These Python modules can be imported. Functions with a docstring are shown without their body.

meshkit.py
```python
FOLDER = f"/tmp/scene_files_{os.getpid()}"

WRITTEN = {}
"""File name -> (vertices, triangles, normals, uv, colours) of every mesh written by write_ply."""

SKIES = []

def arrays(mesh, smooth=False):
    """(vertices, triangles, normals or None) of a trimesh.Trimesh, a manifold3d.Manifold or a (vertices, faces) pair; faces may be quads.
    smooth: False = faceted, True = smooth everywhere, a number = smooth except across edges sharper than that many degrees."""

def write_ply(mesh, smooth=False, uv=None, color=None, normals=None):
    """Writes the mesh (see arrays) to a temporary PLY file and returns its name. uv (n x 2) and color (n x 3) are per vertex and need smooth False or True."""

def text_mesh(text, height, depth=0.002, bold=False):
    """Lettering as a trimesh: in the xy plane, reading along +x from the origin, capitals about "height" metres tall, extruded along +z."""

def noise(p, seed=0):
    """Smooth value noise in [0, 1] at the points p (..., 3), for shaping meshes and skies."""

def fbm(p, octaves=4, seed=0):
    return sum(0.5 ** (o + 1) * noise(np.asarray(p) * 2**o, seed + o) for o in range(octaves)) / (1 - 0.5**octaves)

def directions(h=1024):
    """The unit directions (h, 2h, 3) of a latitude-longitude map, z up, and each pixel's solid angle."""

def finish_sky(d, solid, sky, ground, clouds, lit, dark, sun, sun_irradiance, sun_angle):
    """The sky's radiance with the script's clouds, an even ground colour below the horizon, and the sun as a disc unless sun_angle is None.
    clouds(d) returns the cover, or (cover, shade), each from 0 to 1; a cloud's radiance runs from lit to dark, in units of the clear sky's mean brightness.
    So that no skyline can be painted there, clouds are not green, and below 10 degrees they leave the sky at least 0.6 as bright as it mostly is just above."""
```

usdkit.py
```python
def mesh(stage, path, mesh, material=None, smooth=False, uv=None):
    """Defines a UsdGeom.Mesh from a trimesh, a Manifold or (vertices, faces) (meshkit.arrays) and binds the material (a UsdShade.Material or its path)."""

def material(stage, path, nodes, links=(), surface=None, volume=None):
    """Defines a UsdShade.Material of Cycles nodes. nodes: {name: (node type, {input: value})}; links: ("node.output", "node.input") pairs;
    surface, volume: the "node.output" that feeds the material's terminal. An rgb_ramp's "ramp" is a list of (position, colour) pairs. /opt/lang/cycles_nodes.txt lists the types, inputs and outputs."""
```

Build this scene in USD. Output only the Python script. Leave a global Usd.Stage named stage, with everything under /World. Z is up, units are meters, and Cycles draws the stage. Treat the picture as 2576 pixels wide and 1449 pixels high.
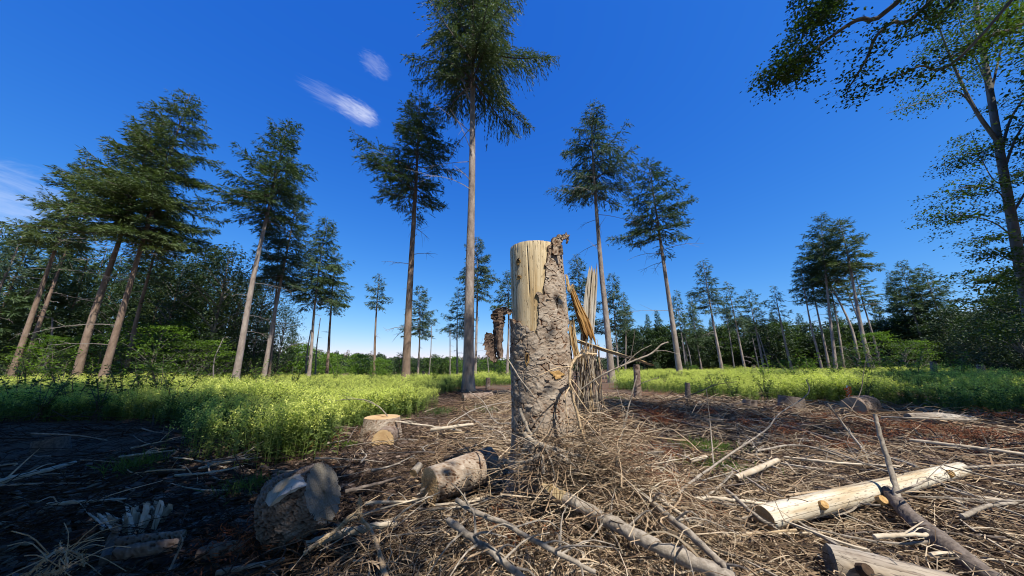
import math
import numpy as np
import meshkit, usdkit
from scipy.spatial import cKDTree
from pxr import Usd, UsdGeom, UsdLux, UsdShade, Sdf, Gf, Vt

# ---------------------------------------------------------------- camera, sky, sun, exposure
stage = Usd.Stage.CreateInMemory()
UsdGeom.SetStageUpAxis(stage, UsdGeom.Tokens.z)
UsdGeom.SetStageMetersPerUnit(stage, 1.0)
world = UsdGeom.Xform.Define(stage, '/World')
stage.SetDefaultPrim(world.GetPrim())
UsdGeom.Scope.Define(stage, '/World/Looks')

CAM_H, PITCH, F = 1.2, math.radians(13.9), 787.0          # F: focal length in units of a 2576 wide picture
cam = UsdGeom.Camera.Define(stage, '/World/camera')
cam.AddTranslateOp().Set(Gf.Vec3d(0, 0, CAM_H))
cam.AddRotateXOp().Set(90 + math.degrees(PITCH))
cam.CreateHorizontalApertureAttr(36.0)
cam.CreateVerticalApertureAttr(36.0 * 576 / 1024)
cam.CreateFocalLengthAttr(36.0 * F / 2576)
cam.CreateClippingRangeAttr(Gf.Vec2f(0.05, 3000))
EXPOSURE = 0.8
SKY_GAIN = 2 ** EXPOSURE / 1.15
cam.CreateExposureAttr(EXPOSURE)

SUN_AZ, SUN_EL = math.radians(180 - 33), math.radians(56)   # azimuth from +y towards +x
SUN = np.array([math.sin(SUN_AZ) * math.cos(SUN_EL), math.cos(SUN_AZ) * math.cos(SUN_EL), math.sin(SUN_EL)])
sun = UsdLux.DistantLight.Define(stage, '/World/sun')
sun.CreateIntensityAttr(1.2)
sun.CreateAngleAttr(0.5)
sun.CreateNormalizeAttr(True)
sun.CreateColorAttr(Gf.Vec3f(1.0, 0.95, 0.87))
sun.AddRotateZOp().Set(180 - math.degrees(SUN_AZ))
sun.AddRotateXOp().Set(90 - math.degrees(SUN_EL))

def pixel_dir(px, py):
    a, b = px - 1288.0, 724.5 - py
    return np.array([a, F * math.cos(PITCH) - b * math.sin(PITCH), F * math.sin(PITCH) + b * math.cos(PITCH)])

def _unit(v):
    v = np.asarray(v, float)
    return v / np.maximum(np.linalg.norm(v, axis=-1, keepdims=True), 1e-12)

# clear saturated sky with a few wisps of cirrus (clouds only, mixed in by direction)
def sky_material():
    nodes = {
        "tc": ("texture_coordinate", {}),
        "sky": ("sky_texture", {"sky_type": "single_scattering", "sun_disc": False, "sun_elevation": SUN_EL, "sun_rotation": SUN_AZ,
                                "altitude": 300.0, "air_density": 1.0, "aerosol_density": 0.3, "ozone_density": 1.5}),
        "sep": ("separate_color", {"color_type": "rgb"}), "pr": ("math", {"math_type": "power", "value2": 1.7}), "pb": ("math", {"math_type": "power", "value2": 0.45}),
        "mr": ("math", {"math_type": "multiply", "value2": 0.235 / SKY_GAIN}), "mg": ("math", {"math_type": "multiply", "value2": 0.94 / SKY_GAIN}),
        "mb": ("math", {"math_type": "multiply", "value2": 3.78 / SKY_GAIN}), "sat": ("combine_color", {"color_type": "rgb"}),
        "bg": ("background_shader", {"strength": 0.1}),
    }
    links = [("sky.color", "sep.color"), ("sep.r", "pr.value1"), ("pr.value", "mr.value1"), ("sep.g", "mg.value1"), ("sep.b", "pb.value1"), ("pb.value", "mb.value1"),
             ("mr.value", "sat.r"), ("mg.value", "sat.g"), ("mb.value", "sat.b")]
    prev = "sat.color"
    wisps = [  # (centre pixel, axis-end pixel, half length, half width in radians, opacity)
        ((896, 279), (946, 306), 0.075, 0.038, 0.42),
        ((920, 290), (950, 310), 0.048, 0.032, 0.36),
        ((840, 250), (900, 280), 0.105, 0.034, 0.15),
        ((944, 164), (975, 188), 0.050, 0.034, 0.18),
        ((-20, 500), (90, 530), 0.17, 0.09, 0.28),
        ((2440, 790), (2560, 785), 0.12, 0.018, 0.40),
        ((2100, 815), (2200, 810), 0.20, 0.014, 0.20),
    ]
    for i, (c, e, hl, hw, op) in enumerate(wisps):
        C, E = _unit(pixel_dir(*c)), _unit(pixel_dir(*e))
        A = _unit(E - C * (E @ C)); B = np.cross(C, A)
        k = f"w{i}"
        nodes[k + "d"] = ("vector_math", {"math_type": "subtract", "vector2": tuple(C)})
        nodes[k + "a"] = ("vector_math", {"math_type": "dot_product", "vector2": tuple(A / hl)})
        nodes[k + "b"] = ("vector_math", {"math_type": "dot_product", "vector2": tuple(B / hw)})
        nodes[k + "v"] = ("combine_xyz", {"z": 3.7 * i})
        nodes[k + "n"] = ("noise_texture", {"scale": 1.9, "detail": 7.0, "roughness": 0.66, "distortion": 1.6})
        nodes[k + "m"] = ("mapping", {"scale": (0.7, 1.5, 1.0)})
        nodes[k + "a2"] = ("math", {"math_type": "power", "value2": 2.0})
        nodes[k + "aa"] = ("math", {"math_type": "absolute"})
        nodes[k + "ba"] = ("math", {"math_type": "absolute"})
        nodes[k + "b2"] = ("math", {"math_type": "power", "value2": 2.0})
        nodes[k + "s"] = ("math", {"math_type": "add"})
        nodes[k + "e"] = ("math", {"math_type": "multiply_add", "value2": -0.66, "value3": 0.24})
        nodes[k + "t"] = ("math", {"math_type": "add"})
        nodes[k + "r"] = ("map_range", {"range_type": "smoothstep", "from_min": 0.30, "from_max": 1.0, "to_min": 0.0, "to_max": op, "clamp": True})
        nodes[k + "f"] = ("vector_math", {"math_type": "dot_product", "vector2": tuple(C)})
        nodes[k + "g"] = ("map_range", {"from_min": 0.5, "from_max": 0.6, "to_min": 0.0, "to_max": 1.0, "clamp": True})
        nodes[k + "q"] = ("math", {"math_type": "multiply"})
        nodes[k + "x"] = ("mix_color", {"b": (6.3, 6.5, 7.0), "use_clamp": False})
        links += [("tc.generated", k + "d.vector1"), (k + "d.vector", k + "a.vector1"), (k + "d.vector", k + "b.vector1"),
                  (k + "a.value", k + "v.x"), (k + "b.value", k + "v.y"), (k + "v.vector", k + "m.vector"), (k + "m.vector", k + "n.vector"),
                  (k + "a.value", k + "aa.value1"), (k + "aa.value", k + "a2.value1"), (k + "b.value", k + "ba.value1"), (k + "ba.value", k + "b2.value1"),
                  (k + "a2.value", k + "s.value1"), (k + "b2.value", k + "s.value2"), (k + "s.value", k + "e.value1"),
                  (k + "e.value", k + "t.value1"), (k + "n.fac", k + "t.value2"), (k + "t.value", k + "r.value"),
                  ("tc.generated", k + "f.vector1"), (k + "f.value", k + "g.value"), (k + "r.result", k + "q.value1"), (k + "g.result", k + "q.value2"),
                  (prev, k + "x.a"), (k + "q.value", k + "x.fac")]
        prev = k + "x.result"
    links.append((prev, "bg.color"))
    return usdkit.material(stage, '/World/Looks/sky', nodes, links, surface="bg.background")

dome = UsdLux.DomeLight.Define(stage, '/World/sky')
UsdShade.MaterialBindingAPI.Apply(dome.GetPrim()).Bind(sky_material())

# ---------------------------------------------------------------- helpers
def G(px, py, z=0.0):
    d = pixel_dir(px, py)
    return np.array([0, 0, CAM_H]) + d * ((z - CAM_H) / d[2])

def at(px, py, Y):
    d = pixel_dir(px, py)
    return np.array([0, 0, CAM_H]) + d * (Y / d[1])

def project(p):
    p = np.asarray(p, float) - [0, 0, CAM_H]
    dep = p[..., 1] * math.cos(PITCH) + p[..., 2] * math.sin(PITCH)
    up = -p[..., 1] * math.sin(PITCH) + p[..., 2] * math.cos(PITCH)
    dep = np.where(np.abs(dep) < 1e-6, 1e-6, dep)
    return 1288 + F * p[..., 0] / dep, 724.5 - F * up / dep, dep

TAKEN = {}
def numbered(parent, name):
    n = TAKEN.get((parent, name), 0)
    TAKEN[(parent, name)] = n + 1
    return name if n == 0 else f"{name}_{n:03d}"

def put(prim, label=None, category=None, group=None, kind=None):
    for k, v in (("label", label), ("category", category), ("group", group), ("kind", kind)):
        if v:
            prim.SetCustomDataByKey(k, v)
    return prim

LOC = {}
def thing(name, label, category, loc=(0, 0, 0), group=None, kind=None):
    path = '/World/' + numbered('/World', name)
    x = UsdGeom.Xform.Define(stage, path)
    x.AddTranslateOp().Set(Gf.Vec3d(*map(float, loc)))
    LOC[path] = np.asarray(loc, float)
    put(x.GetPrim(), label, category, group, kind)
    return path

def part(parent, name, mesh, mat, smooth=False, attrs=None, label=None, kind=None):
    """mesh in world coordinates; stored relative to the thing's base."""
    top = '/'.join(parent.split('/')[:3])
    path = parent + '/' + numbered(parent, name)
    v, f = (np.asarray(mesh[0], float), np.asarray(mesh[1], int)) if isinstance(mesh, (tuple, list)) else (np.asarray(mesh.vertices), np.asarray(mesh.faces))
    m = usdkit.mesh(stage, path, (v - LOC.get(top, 0), f), MAT[mat], smooth=smooth)
    for k, a in (attrs or {}).items():
        UsdGeom.PrimvarsAPI(m).CreatePrimvar(k, Sdf.ValueTypeNames.FloatArray, "vertex").Set(Vt.FloatArray.FromNumpy(np.asarray(a, np.float32)))
    put(m.GetPrim(), label, None, None, kind)
    return path

def single(name, mesh, mat, label, category, group=None, kind=None, smooth=False, attrs=None):
    """a thing that is one mesh, standing at its own base."""
    path = '/World/' + numbered('/World', name)
    v, f = np.asarray(mesh[0], float), np.asarray(mesh[1], int)
    base = np.array([v[:, 0].mean(), v[:, 1].mean(), v[:, 2].min()])
    m = usdkit.mesh(stage, path, (v - base, f), MAT[mat], smooth=smooth)
    m.AddTranslateOp().Set(Gf.Vec3d(*map(float, base)))
    for k, a in (attrs or {}).items():
        UsdGeom.PrimvarsAPI(m).CreatePrimvar(k, Sdf.ValueTypeNames.FloatArray, "vertex").Set(Vt.FloatArray.FromNumpy(np.asarray(a, np.float32)))
    put(m.GetPrim(), label, category, group, kind)
    return path

def dup(src, name, label, loc, rotz=0.0, scale=(1, 1, 1), group=None):
    path = '/World/' + numbered('/World', name)
    x = UsdGeom.Xform.Define(stage, path)
    x.GetPrim().GetReferences().AddInternalReference(src)
    x.GetPrim().SetInstanceable(True)
    ops = UsdGeom.Xformable(x)
    ops.ClearXformOpOrder()
    ops.AddTranslateOp().Set(Gf.Vec3d(*map(float, loc)))
    ops.AddRotateZOp().Set(float(rotz))
    ops.AddScaleOp().Set(Gf.Vec3f(*map(float, scale)))
    put(x.GetPrim(), label, stage.GetPrimAtPath(src).GetCustomDataByKey('category'), group)
    return path

def place(path, loc, rotz=0.0, scale=(1, 1, 1)):
    x = UsdGeom.Xformable(stage.GetPrimAtPath(path))
    x.ClearXformOpOrder()
    p = stage.GetPrimAtPath(path)
    for n in ('xformOp:translate', 'xformOp:rotateZ', 'xformOp:scale'):
        if p.HasProperty(n):
            p.RemoveProperty(n)
    x.AddTranslateOp().Set(Gf.Vec3d(*map(float, loc)))
    x.AddRotateZOp().Set(float(rotz))
    x.AddScaleOp().Set(Gf.Vec3f(*map(float, scale)))

def instancer(name, protos, pts, which, yaw, scale, label, category, tilt=None):
    """one uncountable stuff: protos = [(name, mesh, mat, attrs)], repeated at pts."""
    path = '/World/' + numbered('/World', name)
    pi = UsdGeom.PointInstancer.Define(stage, path)
    targets = []
    for nm, mesh, mat, attrs in protos:
        targets.append(part(path, nm, mesh, mat, attrs=attrs))
    pi.CreatePrototypesRel().SetTargets([Sdf.Path(t) for t in targets])
    pts = np.asarray(pts, np.float32)
    pi.CreatePositionsAttr(Vt.Vec3fArray.FromNumpy(pts))
    pi.CreateProtoIndicesAttr(Vt.IntArray.FromNumpy(np.asarray(which, np.int32)))
    yaw = np.asarray(yaw, float)
    tilt = np.zeros((len(pts), 2)) if tilt is None else np.asarray(tilt)
    qs = []
    for a, (tx, ty) in zip(yaw, tilt):
        q = Gf.Rotation(Gf.Vec3d(0, 0, 1), math.degrees(a)) * Gf.Rotation(Gf.Vec3d(1, 0, 0), math.degrees(tx)) * Gf.Rotation(Gf.Vec3d(0, 1, 0), math.degrees(ty))
        qs.append(Gf.Quath(q.GetQuat()))
    pi.CreateOrientationsAttr(Vt.QuathArray(qs))
    s = np.asarray(scale, np.float32)
    if s.ndim == 1:
        s = np.repeat(s[:, None], 3, 1)
    pi.CreateScalesAttr(Vt.Vec3fArray.FromNumpy(s))
    put(pi.GetPrim(), label, category, None, "stuff")
    return path

def join(*ms):
    vs, fs, n = [], [], 0
    for v, f in ms:
        if len(v):
            vs.append(v); fs.append(np.asarray(f) + n); n += len(v)
    return np.vstack(vs), np.vstack(fs)

def tubes(P, R, sides=5, cap=True):
    """P (n, k, 3), R (n, k): n tubes of k rings each, as one mesh."""
    P = np.asarray(P, float); R = np.asarray(R, float)
    if P.ndim == 2:
        P, R = P[None], R[None]
    n, k, _ = P.shape
    T = np.gradient(P, axis=1)
    T = _unit(T)
    ref = np.where(np.abs(T[:, :1, 2:3]) > 0.9, np.array([1.0, 0, 0]), np.array([0, 0, 1.0]))
    A = _unit(np.cross(T, np.broadcast_to(ref, T.shape)))
    B = np.cross(T, A)
    th = np.arange(sides) / sides * 2 * np.pi
    V = P[:, :, None] + R[:, :, None, None] * (A[:, :, None] * np.cos(th)[None, None, :, None] + B[:, :, None] * np.sin(th)[None, None, :, None])
    idx = np.arange(n * k * sides).reshape(n, k, sides)
    a, b = idx[:, :-1], idx[:, 1:]
    a2, b2 = np.roll(a, -1, 2), np.roll(b, -1, 2)
    f = np.concatenate([np.stack([a, a2, b2], -1).reshape(-1, 3), np.stack([a, b2, b], -1).reshape(-1, 3)])
    V = V.reshape(-1, 3)
    if cap:
        e = []
        for ring, flip in ((idx[:, 0], True), (idx[:, -1], False)):
            for j in range(1, sides - 1):
                t = np.stack([ring[:, 0], ring[:, j], ring[:, j + 1]], -1)
                e.append(t[:, ::-1] if flip else t)
        f = np.concatenate([f] + e)
    return V, f

def blades(pos, d, nrm, L, Wd):
    """flat pointed leaves: two triangles each, slightly folded."""
    pos, d, nrm = np.asarray(pos, float), _unit(d), np.asarray(nrm, float)
    s = _unit(np.cross(d, nrm)); up = np.cross(s, d)
    L = np.broadcast_to(np.asarray(L, float), len(pos))[:, None]; Wd = np.broadcast_to(np.asarray(Wd, float), len(pos))[:, None]
    v = np.stack([pos, pos + d * L * .45 + s * Wd / 2 + up * Wd * .12, pos + d * L, pos + d * L * .45 - s * Wd / 2 + up * Wd * .12], 1).reshape(-1, 3)
    i = np.arange(len(pos))[:, None] * 4
    return v, np.vstack([i + [0, 1, 2], i + [0, 2, 3]])

def curve(pts, n):
    """smooth curve through the points (Catmull-Rom), n samples."""
    p = np.asarray(pts, float)
    if len(p) == 2:
        return p[0] + (p[1] - p[0]) * np.linspace(0, 1, n)[:, None]
    q = np.vstack([2 * p[0] - p[1], p, 2 * p[-1] - p[-2]])
    t = np.linspace(0, len(p) - 1 - 1e-9, n)
    i = t.astype(int); u = (t - i)[:, None]
    a, b, c, d = q[i], q[i + 1], q[i + 2], q[i + 3]
    return 0.5 * (2 * b + (c - a) * u + (2 * a - 5 * b + 4 * c - d) * u ** 2 + (3 * b - a - 3 * c + d) * u ** 3)

# ---------------------------------------------------------------- materials
MAT = {}
def look(name, nodes, links, surface):
    MAT[name] = usdkit.material(stage, '/World/Looks/' + name, nodes, links, surface=surface)

def noisy(name, ramp, scale=8.0, detail=5.0, rough=0.8, stretch=(1, 1, 1), bump=0.0, bump_scale=None, spec=0.2, bump_dist=0.02):
    n = {"tc": ("texture_coordinate", {}), "mp": ("mapping", {"scale": stretch}), "n": ("noise_texture", {"scale": scale, "detail": detail, "roughness": 0.6}),
         "r": ("rgb_ramp", {"ramp": ramp}), "p": ("principled_bsdf", {"roughness": rough, "specular_ior_level": spec})}
    l = [("tc.object", "mp.vector"), ("mp.vector", "n.vector"), ("n.fac", "r.fac"), ("r.color", "p.base_color")]
    if bump:
        n["n2"] = ("noise_texture", {"scale": bump_scale or scale * 2, "detail": 4.0, "roughness": 0.65})
        n["b"] = ("bump", {"strength": bump, "distance": bump_dist})
        l += [("mp.vector", "n2.vector"), ("n2.fac", "b.height"), ("b.normal", "p.normal")]
    look(name, n, l, "p.BSDF")

def leafy(name, dark, light, trans, scale=1.2, tw=0.35, rough=0.55, attr=None, spec=0.3):
    """leaf material: colour wanders per leaf and per clump; some light comes through."""
    n = {"g": ("geometry", {}), "n": ("noise_texture", {"scale": scale, "detail": 3.0}), "w": ("math", {"math_type": "multiply_add", "value2": 0.55, "value3": -0.05}),
         "s": ("math", {"math_type": "add"}), "r": ("rgb_ramp", {"ramp": [(0.25, dark), (0.85, light)]}),
         "p": ("principled_bsdf", {"roughness": rough, "specular_ior_level": spec}), "t": ("translucent_bsdf", {}), "m": ("mix_closure", {"fac": tw}),
         "tm": ("mix_color", {"blend_type": "multiply", "fac": 1.0, "b": trans})}
    l = [("g.position", "n.vector"), ("g.random_per_island", "w.value1"), ("w.value", "s.value1"), ("n.fac", "s.value2"), ("s.value", "r.fac"),
         ("r.color", "p.base_color"), ("r.color", "tm.a"), ("tm.result", "t.color"), ("p.BSDF", "m.closure1"), ("t.BSDF", "m.closure2")]
    if attr:
        n["a"] = ("attribute", {"attribute": "tone"})
        n["am"] = ("mix_color", {"b": attr})
        l = [x for x in l if x[1] not in ("p.base_color", "tm.a")] + [("a.fac", "am.fac"), ("r.color", "am.a"), ("am.result", "p.base_color"), ("am.result", "tm.a")]
    look(name, n, l, "m.closure")

leafy("needles_dark", (0.030, 0.060, 0.022), (0.100, 0.150, 0.055), (1.4, 1.5, 0.7), 0.7, 0.2)
leafy("needles_blue", (0.040, 0.072, 0.044), (0.115, 0.162, 0.090), (1.3, 1.5, 0.9), 0.7, 0.2)
leafy("needles_olive", (0.042, 0.072, 0.022), (0.140, 0.180, 0.062), (1.4, 1.5, 0.7), 0.7, 0.2)
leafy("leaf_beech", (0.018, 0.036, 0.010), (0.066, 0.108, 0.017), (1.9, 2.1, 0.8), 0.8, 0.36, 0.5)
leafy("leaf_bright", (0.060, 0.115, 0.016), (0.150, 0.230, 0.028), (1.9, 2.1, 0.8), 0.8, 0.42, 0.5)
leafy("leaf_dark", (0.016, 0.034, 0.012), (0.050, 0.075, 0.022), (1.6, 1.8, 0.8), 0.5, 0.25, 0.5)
leafy("leaf_far", (0.030, 0.050, 0.024), (0.075, 0.100, 0.045), (1.4, 1.5, 0.9), 0.08, 0.2, 0.7)
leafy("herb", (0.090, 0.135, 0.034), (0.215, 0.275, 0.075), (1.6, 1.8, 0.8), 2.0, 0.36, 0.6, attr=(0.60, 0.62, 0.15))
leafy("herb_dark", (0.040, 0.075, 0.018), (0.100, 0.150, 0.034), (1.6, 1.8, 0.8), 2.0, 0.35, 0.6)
noisy("trunk_brown", [(0.25, (0.080, 0.054, 0.038)), (0.5, (0.19, 0.135, 0.098)), (0.8, (0.30, 0.232, 0.178))], 3.5, 6, 0.9, (1, 1, 0.35), 0.8, 9.0, 0.1, 0.06)
noisy("trunk_grey", [(0.25, (0.11, 0.085, 0.070)), (0.5, (0.25, 0.205, 0.17)), (0.8, (0.40, 0.35, 0.30))], 3.5, 6, 0.9, (1, 1, 0.35), 0.8, 9.0, 0.1, 0.06)
noisy("trunk_beech", [(0.25, (0.055, 0.048, 0.040)), (0.55, (0.13, 0.12, 0.10)), (0.85, (0.22, 0.21, 0.18))], 2.5, 6, 0.85, (1, 1, 0.5), 0.4, 6.0, 0.15, 0.04)
noisy("limb", [(0.3, (0.06, 0.047, 0.038)), (0.8, (0.15, 0.12, 0.10))], 4, 3, 0.9)
noisy("dead_twig", [(0.3, (0.13, 0.11, 0.095)), (0.8, (0.30, 0.27, 0.24))], 6, 3, 0.9)

# ---------------------------------------------------------------- terrain
CONTROL = [(0, 0, 0, 8), (0, 4, 0, 5), (6, 6, 0.0, 5), (-5, 6, 0, 5), (-2.4, 16, 0.05, 5), (9, 12, 0.05, 6), (12, 26, 0.35, 10), (24, 22, 0.3, 10),
           (-7, 24, -0.05, 8), (-20, 20, 0.15, 8), (-32, 26, 0.1, 10), (0, 45, -0.6, 14), (-15, 60, -1.1, 20), (25, 45, 0.3, 14), (45, 50, 0.4, 20), (-40, 60, -0.3, 20),
           (0, 110, -1.8, 40), (60, 100, 0.5, 40), (-60, 110, -1.0, 40), (0, -20, 0, 15)]
def hgt(x, y):
    x, y = np.asarray(x, float), np.asarray(y, float)
    num, den = 0.0, 1e-9
    for cx, cy, cz, s in CONTROL:
        w = np.exp(-((x - cx) ** 2 + (y - cy) ** 2) / (2 * s * s)) / s
        num, den = num + w * cz, den + w
    far = np.exp(-((x / 260) ** 2 + (y / 260) ** 2))
    z = num / (den + 2e-4) * far - 1.5 * (1 - far)
    p = np.stack([x, y, np.zeros_like(x)], -1)
    z = z + 0.09 * (meshkit.fbm(p / 2.3, 3, 5) - 0.5) + 0.05 * (meshkit.fbm(p / 0.5, 2, 9) - 0.5)
    near = np.exp(-(x ** 2 + y ** 2) / (2 * 6.0 ** 2))
    z = z - 0.07 * near
    return z

def ground_at(px, py):
    """where the picture's ray meets the terrain."""
    z = 0.0
    for _ in range(12):
        p = G(px, py, z)
        z = float(hgt(p[0], p[1]))
    return np.array([p[0], p[1], z])
rr = np.concatenate([[0.0], 0.25 * 1.06 ** np.arange(150)])
rr = rr[rr < 1000]
NA = 330
ang = np.arange(NA) / NA * 2 * np.pi
gx, gy = rr[1:, None] * np.sin(ang), rr[1:, None] * np.cos(ang)
gv = np.vstack([[[0, 0, float(hgt(0.0, 0.0))]], np.stack([gx, gy, hgt(gx, gy)], -1).reshape(-1, 3)])
ii = 1 + np.arange(len(gx) * NA).reshape(-1, NA)
a_, b_ = ii[:-1], ii[1:]
gf = np.vstack([np.stack([a_, b_, np.roll(b_, -1, 1)], -1).reshape(-1, 3), np.stack([a_, np.roll(b_, -1, 1), np.roll(a_, -1, 1)], -1).reshape(-1, 3),
                np.stack([np.zeros(NA, int), ii[0], np.roll(ii[0], -1)], -1)])[:, ::-1]
look("litter", {
    "g": ("geometry", {}), "n1": ("noise_texture", {"scale": 0.55, "detail": 5.0, "roughness": 0.6}), "n2": ("noise_texture", {"scale": 28.0, "detail": 6.0, "roughness": 0.7}),
    "v": ("voronoi_texture", {"scale": 34.0, "randomness": 1.0}),
    "r1": ("rgb_ramp", {"ramp": [(0.38, (0.115, 0.085, 0.064)), (0.55, (0.125, 0.078, 0.052)), (0.66, (0.16, 0.074, 0.040))]}),
    "r2": ("rgb_ramp", {"ramp": [(0.25, (0.25, 0.22, 0.2)), (0.5, (1.0, 1.0, 1.0)), (0.75, (2.2, 2.1, 1.95))]}),
    "m": ("mix_color", {"blend_type": "multiply", "fac": 1.0, "use_clamp": False}),
    "b": ("bump", {"strength": 1.0, "distance": 0.03}), "ad": ("math", {"math_type": "add"}),
    "p": ("principled_bsdf", {"roughness": 0.95, "specular_ior_level": 0.1})},
    [("g.position", "n1.vector"), ("g.position", "n2.vector"), ("g.position", "v.vector"), ("n1.fac", "r1.fac"), ("n2.fac", "r2.fac"), ("r1.color", "m.a"), ("r2.color", "m.b"),
     ("m.result", "p.base_color"), ("n2.fac", "ad.value1"), ("v.distance", "ad.value2"), ("ad.value", "b.height"), ("b.normal", "p.normal")], "p.BSDF")
g_ = usdkit.mesh(stage, '/World/ground', (gv, gf), MAT["litter"], smooth=True)
put(g_.GetPrim(), "forest floor of brown needle litter across the clearing", "ground", None, "structure")

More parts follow.
